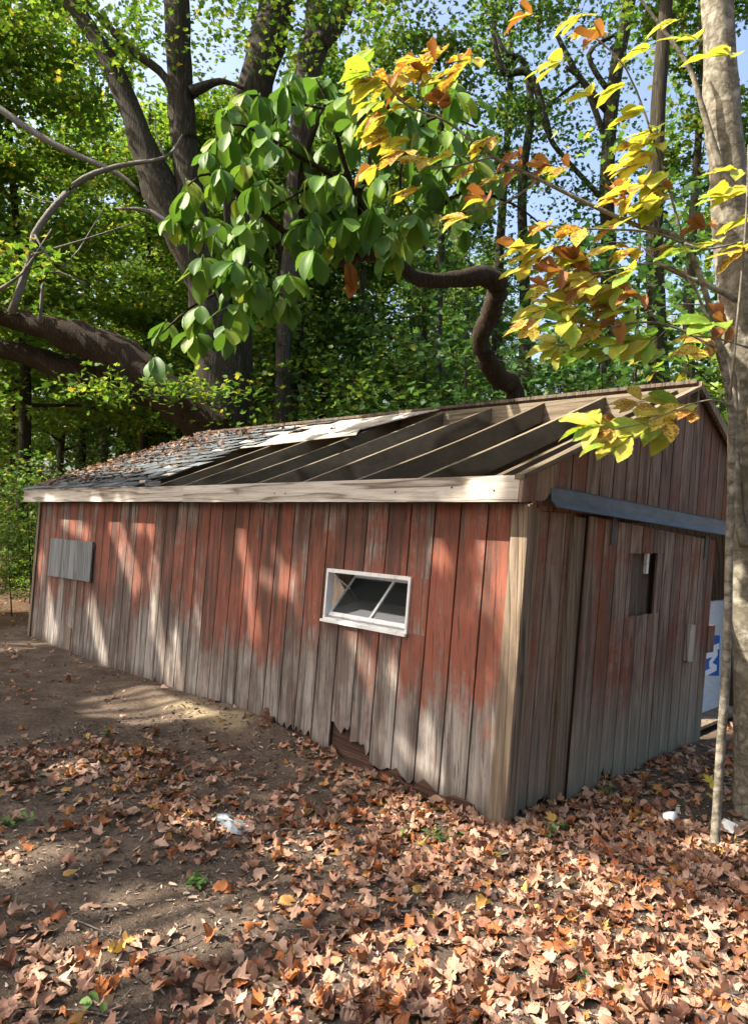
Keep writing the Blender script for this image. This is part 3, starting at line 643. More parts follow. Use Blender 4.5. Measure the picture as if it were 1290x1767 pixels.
while cnt < 52 and tries < 1500:
    tries += 1; u = random.uniform(-250, 1500); dd = 17+30*random.random()**.9
    if 640+14*(dd-17) < u < 1240 and dd < 46: continue
    P = gpt(u, dd)
    if not ok(P, 2.6): continue
    k_ = random.choice([0, 1, 2, 3]) if u > 480 else random.choice([0, 2, 2, 1]); used.append(P); cnt += 1
    place_tree('forest_tree', TALL[k_], P, random.uniform(0, 6.28), random.uniform(.85, 1.2), L_T[k_], G_T[k_])
cnt = tries = 0
spots = [(-25, 11.5, 1), (25, 12.2, 0), (-60, 12.5, 1), (55, 14, 1), (60, 12.5, 0), (160, 17, 1), (10, 17, 1), (215, 17.5, 1), (560, 15, 0), (640, 16, 0), (520, 17, 1), (690, 14.5, 0), (960, 13, 2), (1050, 12.5, 2), (1110, 14, 0), (830, 14, 2), (1240, 9.5, 1), (455, 17, 0)]
while cnt < 96 and tries < 2500:
    tries += 1
    if cnt < len(spots): u, dd, k_ = spots[cnt]
    else: u = random.uniform(-120, 1420) if random.random() < .55 else random.uniform(640, 1260); dd = 12.5+26*random.random(); k_ = random.choice([0, 0, 1, 2])
    P = gpt(u, dd)
    if cnt >= len(spots) and not ok(P, 1.0): continue
    if -9.6 < P[0] < 1.0 and -1 < P[1] < 5.6: cnt += 1; continue
    used.append(P); cnt += 1
    place_tree('understory_sapling', SAP[k_], P, random.uniform(0, 6.28), (.36 if u < 60 and dd < 14.5 else .62 if u < 240 and dd < 18 else random.uniform(.8, 1.35)), L_S[k_], G_S[k_], crown='crown')
# far wood: one mass that closes the view between the trunks
n = 60000
uu = rng.uniform(-500, 1800, n); dd = rng.uniform(46, 62, n); hh = rng.uniform(0, 1, n)**1.25*np.where((uu > 790) & (uu < 1110), 13.5, 30)*(1+.25*np.sin(uu*.013)+.2*np.sin(uu*.041))
Pf = CAM[None, :]+dd[:, None]*(FW[None, :]+((uu-645)/FPX)[:, None]*RT[None, :]); Pf[:, 2] = hh+.8
keep = np.array([mnoise.noise(Vector(p*.33))+mnoise.noise(Vector(p*.11)) > (-.22 if p[2] > 11 else -.8) for p in Pf])
Pf = Pf[keep]
put(bpy.data.objects.new('far_woodland', leaf_cloud('far_woodland', Pf, rng.normal(size=Pf.shape)+np.array([0, 0, .6]), rng.uniform(.35, .75, len(Pf)), STAR, M['leaf_maple'])), kind='stuff', label='dense far-off woodland closing the view behind the trunks', cat='woodland')

# the big many-stemmed maple at the far corner of the shed
base = np.array(gpt(385, 14.6)); D = 14.6
big = empty('maple_tree', base, label='huge many-stemmed maple with a low sweeping limb beyond the far roof end', cat='tree')
bot = (0, 0, -.2, .62)
stems = [[bot]+px_path([(384, 730, 92), (372, 600, 80), (352, 480, 60), (338, 400, 52), (324, 300, 46), (310, 150, 44), (305, 0, 40), (298, -200, 34), (280, -420, 18)], D, base),
         px_path([(352, 500, 50), (320, 420, 56), (278, 330, 55), (235, 215, 40), (178, 85, 30), (120, 0, 25), (50, -110, 18), (-40, -220, 9)], D, base),
         [(.45, .3, -.2, .40)]+px_path([(414, 720, 44, 15), (416, 600, 42, 15), (410, 420, 46, 15.2), (418, 250, 56, 15.3), (452, 110, 60, 15.4), (478, 0, 58, 15.5), (500, -200, 44, 15.5), (505, -420, 18, 15.5)], D, base),
         px_path([(325, 240, 30), (290, 140, 16), (215, 75, 13), (120, -30, 9)], D-.1, base),
         px_path([(330, 160, 22), (380, 140, 10), (420, 153, 5)], D-.2, base)]
tube_obj('trunk', stems, M['bark_dark'], big, 14, .30, 4)
tube_obj('low_limb', [px_path([(390, 745, 66), (330, 712, 72), (290, 680, 66), (215, 620, 66), (140, 585, 60), (70, 562, 42), (0, 545, 32), (-120, 520, 24)], D-.4, base),
                      px_path([(300, 695, 46), (200, 655, 52), (120, 640, 46), (40, 610, 34), (-100, 590, 22)], D+.1, base)], M['bark_red'], big, 12, .3, 5)
db = [px_path([(20, 540, 15), (55, 440, 13), (60, 405, 12), (100, 350, 11), (145, 308, 10), (210, 285, 8), (285, 272, 6), (315, 232, 3)], D-1.2, base),
      px_path([(285, 272, 4), (268, 225, 3), (270, 190, 1.6)], D-1.2, base), px_path([(145, 308, 4), (95, 350, 3), (40, 330, 2)], D-1.2, base),
      px_path([(-40, 160, 13), (70, 235, 12), (140, 270, 10), (205, 300, 8), (240, 330, 5)], D-1.0, base),
      px_path([(55, 440, 5), (140, 415, 3), (230, 385, 2)], D-1.3, base), px_path([(60, 405, 4), (110, 460, 3), (185, 350, 1.6)], D-1.3, base),
      px_path([(200, 360, 3), (260, 365, 8), (320, 410, 11)], D-.4, base), px_path([(70, 555, 7), (82, 470, 5), (150, 490, 2)], D-.9, base), px_path([(0, 500, 8), (40, 470, 5), (90, 395, 3)], D-1.3, base)]
for p in db: tube_obj('dead_branch', [p], M['dead'], big, 6, .15, 3)
cen = np.array([pix(u, v, dd)-base for u, v, dd in [(random.uniform(-250, 700), random.uniform(-420, 110), D+random.uniform(-2.0, 2.5)) for _ in range(200)]
       + [(random.uniform(-60, 230), random.uniform(60, 430), D+random.uniform(.9, 3)) for _ in range(60)] + [(random.uniform(40, 420), random.uniform(655, 690), D-1.2) for _ in range(9)]])
P = clumps_to_leaves(cen, 60, .62); put(bpy.data.objects.new('crown', leaf_cloud('crown', P, rng.normal(size=P.shape)*.6+np.array([0, 0, 1.]), rng.uniform(.09, .16, len(P)), STAR, M['leaf_bright'], .25, .3)), big, kind='stuff')
# grey forked tree seen above the broad leaves
base = np.array(gpt(500, 16.5)); fk = empty('forked_tree', base, label='grey-barked tree forking high above the broad green leaves', cat='tree')
tube_obj('trunk', [[(0, 0, -.2, .34)]+px_path([(488, 640, 26), (500, 500, 34), (515, 300, 40), (530, 130, 44), (548, 60, 46), (545, 0, 36), (530, -200, 26), (525, -350, 10)], 16.5, base), px_path([(550, 75, 36), (575, 45, 34), (605, -10, 30), (660, -150, 18), (690, -300, 7)], 16.4, base)], M['bark_mid'], fk, 12, .2, 4)
cen = np.array([pix(random.uniform(420, 830), random.uniform(-450, 30), 16.5+random.uniform(-2, 2))-base for _ in range(80)])
P = clumps_to_leaves(cen, 55, .6); put(bpy.data.objects.new('crown', leaf_cloud('crown', P, rng.normal(size=P.shape)*.6+np.array([0, 0, 1.]), rng.uniform(.09, .15, len(P)), STAR, M['leaf_maple'], .25, .3)), fk, kind='stuff')
# dark oak whose branches cross the patch of sky
base = np.array(gpt(1050, 18)); ok_ = empty('oak_tree', base, label='dark crooked oak whose bare branches cross the patch of open sky', cat='tree')
tube_obj('trunk', [[(0, 0, -.2, .25)]+px_path([(1045, 640, 26), (1050, 450, 26), (1046, 300, 24), (1062, 120, 24), (1085, 0, 22), (1100, -200, 12)], 18, base),
    px_path([(1046, 190, 14), (1000, 135, 10), (985, 110, 10), (960, 60, 8)], 18, base), px_path([(1050, 160, 10), (1015, 95, 9), (1060, 60, 6)], 18, base),
    px_path([(1050, 260, 12), (1010, 150, 9), (975, 115, 7)], 18, base), px_path([(1045, 350, 10), (980, 280, 8), (950, 240, 9), (940, 190, 7), (1000, 140, 6)], 18, base)], M['bark_dark'], ok_, 9, .2, 4)
tube_obj('branch', [px_path([(905, 690, 24), (905, 500, 20), (900, 320, 16), (915, 200, 14), (905, 110, 11), (870, 90, 9), (850, 40, 7)], 19, base), px_path([(950, 240, 10), (915, 130, 14), (870, 125, 12), (850, 60, 8)], 18, base)], M['bark_dark'], ok_, 8, .2, 4)
cen = np.array([pix(u, v, 18+random.uniform(-1.5, 1.5))-base for u, v in [(random.uniform(840, 1100), random.uniform(-120, 480)) for _ in range(150)]])
P = clumps_to_leaves(cen, 27, .55, .6); put(bpy.data.objects.new('crown', leaf_cloud('crown', P, rng.normal(size=P.shape)*.8+np.array([0, 0, 1.]), rng.uniform(.08, .14, len(P)), STAR, M['leaf_blue'], .25, .3)), ok_, kind='stuff')

# ---- individual broad leaves / leaflets
def leaf_mesh(name, mat, prof, fold=.12, droop=.2, wave=.02, seed=0):
    r = random.Random(seed); V_, F_ = [], []
    n_ = len(prof)
    for i, (t, hw) in enumerate(prof):
        z = -droop*t*t
        wv_ = wave*math.sin(t*9+seed)
        V_ += [(-hw, t, z+fold*hw+wv_+r.uniform(-.006, .006)), (-hw*.5, t, z+fold*hw*.62), (0, t, z), (hw*.5, t, z+fold*hw*.62), (hw, t, z+fold*hw-wv_+r.uniform(-.006, .006))]
    for i in range(n_-1):
        for k_ in range(4): F_.append((i*5+k_, i*5+k_+1, (i+1)*5+k_+1, (i+1)*5+k_))
    m = MB().add(V_, F_); m.tube([(0, -.16, .03), (0, 0, 0)], [.010, .008], 4)
    return m.mesh(name, mat, smooth=True)
BROAD = [(0, .01), (.08, .07), (.22, .16), (.42, .245), (.6, .28), (.76, .255), (.88, .17), (.96, .07), (1, .006)]
HICK = [(0, .01), (.08, .06), (.2, .13), (.3, .17), (.36, .165), (.46, .225), (.52, .215), (.62, .25), (.68, .225), (.78, .205), (.84, .15), (.92, .09), (1, .004)]
def place_leaf(mesh, parent, P, head, nrm, size, name='leaf'):
    y = Vector(head).normalized(); z = Vector(nrm); z = (z-y*z.dot(y)).normalized(); x = y.cross(z)
    o = bpy.data.objects.new(name, mesh); mw = Matrix(((x[0]*size, y[0]*size, z[0]*size, P[0]), (x[1]*size, y[1]*size, z[1]*size, P[1]), (x[2]*size, y[2]*size, z[2]*size, P[2]), (0, 0, 0, 1)))
    put(o, parent); o.matrix_local = mw; return o

# crooked tree behind the ridge with broad green leaves hanging over the roof
base = np.array(gpt(900, 10.8)); ct = empty('crooked_tree', base, label='crooked-stemmed tree with broad drooping green leaves hanging over the shed roof', cat='tree')
BL = [leaf_mesh('leaf', M['leaf_big'], BROAD, f_, d_, .02, s_) for s_, (f_, d_) in enumerate([(.2, .25), (.35, .45), (.1, .15), (.3, .6), (.5, .3)])]
BR = leaf_mesh('leaf', M['leaf_rust'], BROAD, .6, .6, .05, 9)
paths = [[(0, 0, -.2, .16)]+px_path([(892, 715, 34, 10.6), (858, 650, 36, 10.2), (828, 592, 33, 9.9), (846, 540, 33, 9.7), (858, 495, 36, 9.5), (832, 476, 33, 9.3), (770, 484, 27, 9.0), (718, 480, 25, 8.7), (690, 460, 24, 8.5), (640, 440, 22, 8.3), (570, 450, 20, 8.1), (530, 400, 16, 8.0), (520, 300, 12, 7.8), (560, 180, 7, 7.7)], 9, base)]
trunk = tube_obj('trunk', paths, M['bark_red'], ct, 12, .25, 5)
boughs = [[(690, 460, 16, 8.5), (640, 380, 12, 8.1), (600, 300, 9, 7.8), (570, 190, 6, 7.6), (545, 135, 3, 7.5)],
          [(570, 450, 14, 8.1), (490, 400, 11, 7.7), (420, 340, 8, 7.5), (360, 300, 5, 7.3), (325, 320, 3, 7.2)],
          [(530, 400, 12, 8.0), (450, 440, 9, 7.6), (400, 490, 6, 7.4), (330, 530, 5, 7.2), (280, 575, 3, 7.1)],
          [(640, 440, 11, 8.3), (620, 330, 9, 8.0), (700, 240, 7, 7.9), (760, 200, 4, 7.8), (820, 220, 3, 7.8)],
          [(690, 450, 10, 8.5), (740, 380, 8, 8.1), (800, 330, 6, 8.0), (880, 350, 4, 7.9), (930, 385, 3, 7.9)],
          [(620, 330, 8, 8.0), (500, 260, 7, 7.6), (430, 220, 5, 7.5), (400, 215, 3, 7.4)],
          [(490, 400, 7, 7.7), (480, 470, 5, 7.5), (480, 515, 3, 7.4)], [(640, 440, 7, 8.3), (640, 400, 6, 7.8), (655, 430, 3, 7.6)],
          [(600, 300, 7, 7.8), (520, 330, 5, 7.4), (440, 380, 3, 7.2)], [(700, 240, 6, 7.9), (690, 330, 4, 7.6), (720, 380, 3, 7.5)], [(570, 190, 5, 7.6), (500, 180, 4, 7.4), (470, 215, 3, 7.3)]]
bpts = []
for bq in boughs:
    p = px_path(bq, 8, base); tube_obj('branch', [p], M['bark_red'], ct, 6, .1, 3)
    q = smoothpath(p, 6)[4:]; bpts += [tuple(x[:3]) for x in q]
hull = [(545, 120), (640, 170), (760, 130), (830, 180), (870, 260), (860, 330), (940, 370), (930, 410), (820, 420), (740, 400), (680, 440), (660, 465), (600, 440), (520, 470), (520, 540), (470, 540), (440, 545), (400, 590), (330, 590), (310, 640), (265, 650), (245, 600), (270, 560), (330, 520), (340, 460), (400, 440), (380, 400), (300, 420), (300, 390), (320, 300), (370, 230), (400, 180), (470, 170), (520, 130)]
def inside(u, v, poly):
    c = False; j = len(poly)-1
    for i in range(len(poly)):
        (x1, y1), (x2, y2) = poly[i], poly[j]
        if (y1 > v) != (y2 > v) and u < (x2-x1)*(v-y1)/(y2-y1)+x1: c = not c
        j = i
    return c
lv = []; tries = 0
while len(lv) < 1000 and tries < 20000:
    tries += 1; u, v = random.uniform(240, 945), random.uniform(115, 655)
    if not inside(u, v+6, hull): continue
    dd = 7.6+random.uniform(-.6, .75)-(.3 if v > 430 else 0)+(.35 if u > 720 else 0)
    P = Vector(pix(u, v-10, dd)-base); a0 = random.uniform(0, 6.28)
    for k_ in range(random.randint(4, 7)):
        an = a0+k_*6.28/6+random.gauss(0, .2); dr_ = random.uniform(.35, 1.7)
        out = Vector((math.cos(an), math.sin(an), -dr_)).normalized(); nrm_ = Vector((math.cos(an)*dr_, math.sin(an)*dr_, 1.0))+Vector((random.gauss(0, .25), random.gauss(0, .25), random.gauss(0, .2)))
        lv.append((P+out*.03, out, nrm_, random.uniform(.21, .32)))
lv.sort(key=lambda q: (q[0]-Vector(CAM-base)).length)
for i, q in enumerate(lv[:295]): place_leaf(BL[i % 5], trunk, *q)
BA = [mesh_arrays(m) for m in BL]
put(bpy.data.objects.new('inner_foliage', variant_cloud('inner_foliage', BA, [(i % 5, frame(*q)) for i, q in enumerate(lv[295:])], M['leaf_big_in'])), trunk, kind='stuff')
for u, v in [(606, 470), (612, 488), (600, 480), (597, 470)]:
    place_leaf(BR, trunk, pix(u, v-16, 7.6)-base, (random.gauss(0, .3), random.gauss(0, .3), -1), -FW+np.array([random.gauss(0, .5), 0, .2]), .24)

# pale trunk at the right edge
base = np.array(pix(1300, 1447, 4.55)); base[2] = gz(base[0], base[1])-.05
pt = empty('pale_tree', base, label='pale smooth-barked tree trunk beside the right end of the gable', cat='tree')
tube_obj('trunk', [[(0, 0, -.15, .17), (0, 0, .02, .135)]+px_path([(1299, 1380, 64), (1300, 1250, 66), (1299, 1100, 70), (1290, 950, 68), (1291, 800, 66), (1290, 650, 66), (1282, 560, 70), (1266, 420, 66), (1256, 300, 62), (1244, 180, 56), (1240, 60, 52), (1232, -100, 48), (1225, -300, 40)], 4.6, base)], M['bark_pale'], pt, 20, .12, 4)
for q in ([(1262, 330, 22), (1243, 290, 14), (1215, 200, 10), (1190, 120, 8), (1150, 60, 6), (1090, -20, 4)], [(1285, 940, 22), (1272, 880, 14), (1268, 700, 9), (1262, 640, 9), (1240, 590, 8), (1215, 560, 6)], [(1295, 530, 12), (1235, 500, 9), (1165, 470, 7), (1130, 450, 5), (1108, 425, 3)]):
    tube_obj('branch', [px_path(q, 4.5, base)], M['bark_pale'], pt, 8, .1, 4)
cen = np.array([pix(1240, -250, 4.6)-base+np.array([random.gauss(0, 1.6), random.gauss(.6, 1.6), random.uniform(-.1, 5.5)]) for _ in range(46)])
P = clumps_to_leaves(cen, 26, .5); put(bpy.data.objects.new('crown', leaf_cloud('crown', P, rng.normal(size=P.shape)*.6+np.array([0, 0, 1.]), rng.uniform(.09, .15, len(P)), STAR, M['leaf_bright'], .25, .3)), pt, kind='stuff')

# hickory sapling with turning leaflets
base = np.array(pix(1231, 1483, 4.05)); base[2] = gz(base[0], base[1])-.03
hk = empty('hickory_sapling', base, label='thin young hickory with yellowing and browning leaves in front of the gable', cat='sapling')
hs = tube_obj('trunk', [[(0, 0, -.1, .033), (0, 0, .03, .030)]+px_path([(1234, 1420, 15.5), (1243, 1280, 15), (1252, 1150, 14.5), (1256, 1000, 13.5), (1259, 880, 13), (1262, 760, 12.5), (1258, 690, 12), (1232, 560, 10), (1180, 420, 9), (1100, 390, 8), (1000, 345, 7), (930, 310, 6), (850, 270, 5), (770, 210, 4), (700, 180, 3), (640, 110, 2)], 4.1, base)], M['bark_pale'], hk, 9, .1, 4)
HM = {k_: [leaf_mesh('leaflet', M[k_], HICK, f_, d_, w_, s_) for s_, (f_, d_, w_) in enumerate([(.15, .15, .02), (.3, .3, .03), (.5, .1, .03)])] for k_ in ('leaf_lime', 'leaf_yellow')}
HM['leaf_brown'] = [leaf_mesh('leaflet', M['leaf_brown'], HICK, .9, .5, .08, 4), leaf_mesh('leaflet', M['leaf_brown'], HICK, 1.3, -.4, .06, 6)]
tw = []                                   # twig ends: (u, v, depth, colour mix, fan)
def spray(path, tips, d0):
    tube_obj('branch', [px_path(path, d0, base)], M['bark_pale'], hk, 6, .08, 3)
    for t in tips: tw.append(t)
Y, Gn, B, Mx = 'y', 'g', 'b', 'm'
spray([(1258, 690, 6), (1200, 500, 5), (1130, 455, 4), (1040, 470, 3.4), (960, 480, 2.6), (905, 500, 2)], [(930, 500, Mx), (950, 470, B), (975, 455, B), (960, 530, Y), (1000, 500, Mx), (1020, 480, B), (1050, 500, Mx), (905, 560, Y), (1075, 470, Mx), (1000, 465, B)], 4.0)
spray([(1232, 600, 5), (1150, 560, 4), (1070, 560, 3), (1000, 590, 2.4), (950, 600, 2)], [(945, 600, Gn), (985, 610, Gn), (1030, 620, Gn), (1060, 600, Gn), (1105, 590, Gn), (960, 560, Gn), (1010, 570, Y), (1070, 540, Gn), (1045, 555, Mx), (1120, 610, Gn), (1000, 555, Gn)], 3.9)
spray([(1262, 700, 5), (1225, 690, 3.4), (1170, 705, 2.6), (1110, 730, 2.2), (1060, 740, 1.6)], [(1015, 740, Gn), (1040, 770, Gn), (1140, 750, Gn), (1175, 715, Y), (1030, 745, Y), (1070, 755, Gn), (1095, 740, Gn), (1120, 735, Gn), (1155, 705, Gn), (1085, 700, Y), (1125, 720, Y), (1060, 735, B)], 3.8)
spray([(1180, 420, 5), (1120, 400, 4), (1020, 395, 3), (940, 390, 2)], [(930, 392, Y), (985, 400, Y), (1040, 395, Mx), (1090, 380, Gn), (1060, 350, Mx)], 4.0)
spray([(1290, 600, 4), (1240, 585, 3), (1200, 580, 2)], [(1200, 590, Y), (1215, 565, Gn), (1240, 570, B), (1190, 610, Y)], 3.6)
spray([(1180, 420, 5), (1215, 430, 4), (1270, 420, 3)], [(1180, 440, Gn), (1215, 425, Gn), (1265, 440, Y), (1150, 430, Y), (1285, 425, Gn), (1195, 400, B)], 3.7)
spray([(930, 310, 4), (870, 350, 3), (800, 365, 2)], [(790, 380, Y), (820, 350, B), (840, 315, Y), (880, 300, Mx)], 4.2)
spray([(850, 270, 4), (760, 290, 3), (690, 270, 2)], [(680, 265, Y), (650, 240, Y), (720, 280, Y), (760, 275, Mx), (800, 300, Mx), (830, 240, Y), (880, 275, B), (930, 290, B), (960, 295, Mx)], 4.2)
spray([(770, 210, 3), (720, 160, 2.4), (740, 100, 2)], [(745, 95, Y), (730, 115, Y), (700, 130, Mx), (650, 200, Gn), (640, 180, Gn), (620, 130, Gn), (625, 90, Gn), (680, 160, B), (700, 190, Mx), (650, 150, Y), (760, 180, B), (640, 215, Y)], 4.3)
spray([(1258, 690, 5), (1285, 400, 4), (1290, 250, 3)], [(1250, 300, Gn), (1285, 330, Gn), (1245, 345, Gn), (1285, 380, Gn)], 3.4)
spray([(1180, 420, 4), (1130, 250, 4), (1080, 120, 3), (1020, 60, 3)], [(1000, 170, Gn), (950, 110, Gn), (1060, 150, Gn), (1090, 200, Gn), (1010, 60, Y), (980, 35, Y), (900, 30, B), (1100, 90, Gn), (1150, 40, Gn), (1020, 70, B), (1240, 100, Gn), (1180, 75, Gn), (1055, 340, Mx), (1075, 290, Y), (1110, 270, Y), (1130, 235, Y), (1090, 255, Y), (1070, 330, Mx), (1140, 330, B)], 4.3)
for _ in range(26): tw.append((random.uniform(885, 1085), random.uniform(425, 545), random.choice([Mx, Y, B, Y, Gn])))
for _ in range(14): tw.append((random.uniform(610, 800), random.uniform(85, 330), random.choice([Y, Y, Mx, Gn])))
for _ in range(10): tw.append((random.uniform(1060, 1160), random.uniform(230, 360), random.choice([Y, Y, Mx, Gn])))
nl = 0; over = {k_: [] for k_ in HM}; HPTS = []
for i, (u, v, cm) in enumerate(tw):
    dd = 4.0+random.uniform(-.25, .25)-(.3 if u > 1200 else 0)+(.25 if v < 320 else 0)
    P0 = pix(u+22, v-6, dd)
    fan = random.choice([3, 4, 5]); hd = Vector(RT*-1.0+FW*random.uniform(-.5, .3)+np.array([0, 0, random.uniform(-.3, .05)])).normalized()
    if u > 1150: hd = Vector(RT*random.choice([-1, -.6])+FW*-.3)
    for k_ in range(fan):
        kind = {'y': 'leaf_yellow', 'g': 'leaf_lime', 'b': 'leaf_brown'}.get(cm) or random.choice(['leaf_yellow', 'leaf_yellow', 'leaf_brown', 'leaf_lime'])
        if random.random() < .10 and cm != 'g': kind = random.choice(['leaf_yellow', 'leaf_brown', 'leaf_lime'])
        an = (k_-(fan-1)/2)*random.uniform(.45, .7)
        upv = Vector((SUN[0]*.25+random.gauss(0, .22), SUN[1]*.25+random.gauss(0, .22), 1)).normalized()+Vector(-FW)*(random.uniform(.0, .5) if v < 480 else random.uniform(.3, 1.1)); upv.normalize()
        h_ = (Matrix.Rotation(an, 3, upv) @ hd)+Vector((0, 0, -.12)); sz = random.uniform(.13, .20)*(1.15 if cm == 'g' else .95)*(.85 if kind == 'leaf_brown' else 1)
        pos = Vector(P0)+h_*.02-Vector(base)
        HPTS.append(Vector(P0)+h_*.08)
        if nl < 298: place_leaf(random.choice(HM[kind]), hs, pos, h_, upv, sz, 'leaflet'); nl += 1
        else: over[kind].append((random.randrange(len(HM[kind])), frame(pos, h_, upv, sz)))

for kind, lst in over.items():
    if lst: put(bpy.data.objects.new('upper_leaflets', variant_cloud('upper_leaflets', [mesh_arrays(m) for m in HM[kind]], lst, M[kind])), hs, kind='stuff')

# ------------------------------------------------------------------ shade trees to the left of the viewer (they throw the dappled shade)
LITW = []                                 # openings in the canopy: sun patches on the side wall (x, z, radii, tilt)
def wall_pt(u, v):
    r_ = FW+(u-645)/FPX*RT-(v-883.5)/FPX*UP; t = (SY*CAM[2]-CAM[1])/(r_[1]-SY*r_[2]); P = CAM+t*r_; return P[0], P[2]
def gnd_pt(u, v):
    r_ = FW+(u-645)/FPX*RT-(v-883.5)/FPX*UP; P = CAM-CAM[2]/r_[2]*r_; return P[0], P[1]
for (u0, v0, u1, v1, wd) in [(195, 895, 235, 1000, .16), (235, 898, 262, 905, .12), (75, 1060, 90, 1095, .2), (70, 960, 85, 1040, .15), (155, 1030, 182, 1150, .14), (262, 960, 268, 1060, .13), (262, 1060, 300, 1190, .13), (110, 890, 150, 915, .14), (300, 1090, 310, 1190, .10),
        (412, 905, 420, 950, .10), (455, 990, 500, 1000, .13), (425, 1000, 440, 1090, .11), (470, 935, 480, 960, .07), (745, 925, 760, 960, .09), (830, 930, 865, 1010, .12), (890, 900, 905, 1200, .10), (850, 1010, 880, 1110, .10), (820, 1000, 800, 1060, .07), (600, 1080, 640, 1160, .09), (665, 1110, 690, 1200, .06), (690, 1270, 720, 1330, .08), (730, 1230, 760, 1360, .08), (640, 1190, 660, 1290, .05), (500, 1180, 540, 1230, .06), (330, 1000, 345, 1090, .06), (505, 1010, 515, 1070, .05), (580, 900, 640, 960, .05), (840, 1150, 845, 1290, .06)]:
    a_, b_ = wall_pt(u0, v0), wall_pt(u1, v1); LITW.append((a_[0], a_[1], b_[0], b_[1], wd))
LITG = []
for (u, v, r_) in [(300, 1215, .62), (350, 1225, .4), (430, 1245, .22), (30, 1110, .5), (10, 1060, .6), (60, 1490, .22), (300, 1620, .38), (420, 1600, .28), (180, 1700, .2), (650, 1650, .3), (900, 1520, .55), (1050, 1600, .55), (1000, 1450, .45), (1150, 1500, .45), (1250, 1600, .4), (800, 1450, .35), (700, 1400, .22), (760, 1600, .3), (1200, 1700, .4), (950, 1700, .35), (1280, 1440, .35), (640, 1340, .16), (540, 1480, .22), (120, 1330, .16), (400, 1430, .14), (480, 1700, .22), (1240, 1460, .3), (60, 1650, .12), (850, 1560, .3), (560, 1580, .16), (330, 1420, .12), (170, 1210, .14), (220, 1560, .14), (1100, 1460, .35)]:
    p = gnd_pt(u, v); LITG.append((p[0], p[1], r_))
def lit(P):
    """0..1 how much a leaf at P would spoil a known sun patch; also returns whether it shades anything in view"""
    tw_ = (P[:, 1]-.0)/SUN[1]; xw = P[:, 0]-SUN[0]*tw_; zw = P[:, 2]-SUN[2]*tw_      # hit on the side wall
    onw = (zw > -.1) & (zw < 2.0) & (xw > -9) & (xw < .15)
    s_ = np.zeros(len(P))
    for x0, z0, x1, z1, r_ in LITW:
        dx, dz = x1-x0, z1-z0; t = np.clip(((xw-x0)*dx+(zw-z0)*dz)/(dx*dx+dz*dz+1e-6), 0, 1)
        s_ = np.maximum(s_, np.where(onw, np.exp(-(((xw-x0-t*dx)**2+(zw-z0-t*dz)**2)/(r_*r_*1.5))**2), 0))
    tg = P[:, 2]/SUN[2]; xg = P[:, 0]-SUN[0]*tg; yg = P[:, 1]-SUN[1]*tg; ong = (~onw) & (zw < .0)
    for x0, y0_, r_ in LITG: s_ = np.maximum(s_, np.where(ong, np.exp(-(((xg-x0)**2+(yg-y0_)**2)/(r_*r_*1.35))**2), 0))
    tr_ = (P[:, 1]-2.0)/SUN[1]; zr = P[:, 2]-SUN[2]*tr_; xr_ = P[:, 0]-SUN[0]*tr_
    high = zw > 2.15                       # passes over the wall: roof, broad leaves, woods
    s_ = np.where(high, np.where(rng.random(len(P)) < .35, 0, 1.0), s_)
    return s_
SHT = [(-9.2, -9.0, 12.5), (-4.6, -9.6, 12.0), (-13.4, -7.4, 12.0), (-1.0, -10.4, 11.0)]
lab = ['tall leafy maple shading the far end of the side wall', 'tall leafy maple shading the middle of the side wall', 'tall leafy maple shading the ground beyond the shed end', 'tall leafy maple shading the open ground before the shed']
allP = []
cand = []
for (sx_, sy_, H) in SHT: cand.append((sx_, sy_, H))
# leaf positions: spread through a canopy layer above the sun rays that reach wall and yard
n = 60000
tgt = np.stack([rng.uniform(-11, 3.2, n), rng.uniform(-4.2, 2.2, n), np.zeros(n)], 1)
onwall = rng.random(n) < .42
tgt[onwall, 0] = rng.uniform(-9, .4, onwall.sum()); tgt[onwall, 1] = 0; tgt[onwall, 2] = rng.uniform(-.1, 2.6, onwall.sum())
tt = rng.uniform(8.0, 13.0, n)
P = tgt+SUN[None, :]*tt[:, None]
clump = np.array([mnoise.noise(Vector(p*.55))+.6*mnoise.noise(Vector(p*1.6)) for p in P])
s_ = lit(P)
# unlit targets are covered well, patches stay open, a little random sun leaks between clumps
keep = (rng.random(n) > s_*2.2) & (clump > -.42)
HP = np.array(HPTS)[::2]; HP = np.concatenate([HP, [pix(1275, v, 4.5) for v in range(450, 1440, 22)], [pix(1297, v, 4.5) for v in range(450, 1440, 30)], [pix(1248, v, 4.05) for v in range(1250, 1480, 22)]]); e1 = np.cross(SUN, [0, 0, 1.0]); e1 /= np.linalg.norm(e1); e2 = np.cross(SUN, e1)
hp2 = np.stack([HP@e1, HP@e2], 1); p2 = np.stack([P@e1, P@e2], 1)
for h2 in hp2: keep &= ((p2-h2)**2).sum(1) > .16**2
uu, vv, zz = to_pix(P); keep &= ~((zz > .1) & (uu > -60) & (uu < 1350) & (vv > -60) & (vv < 1800))
P = P[keep]
ti = np.argmin(np.stack([(P[:, 0]-x)**2+(P[:, 1]-y+1.6)**2 for x, y, _ in SHT], 1), 1)
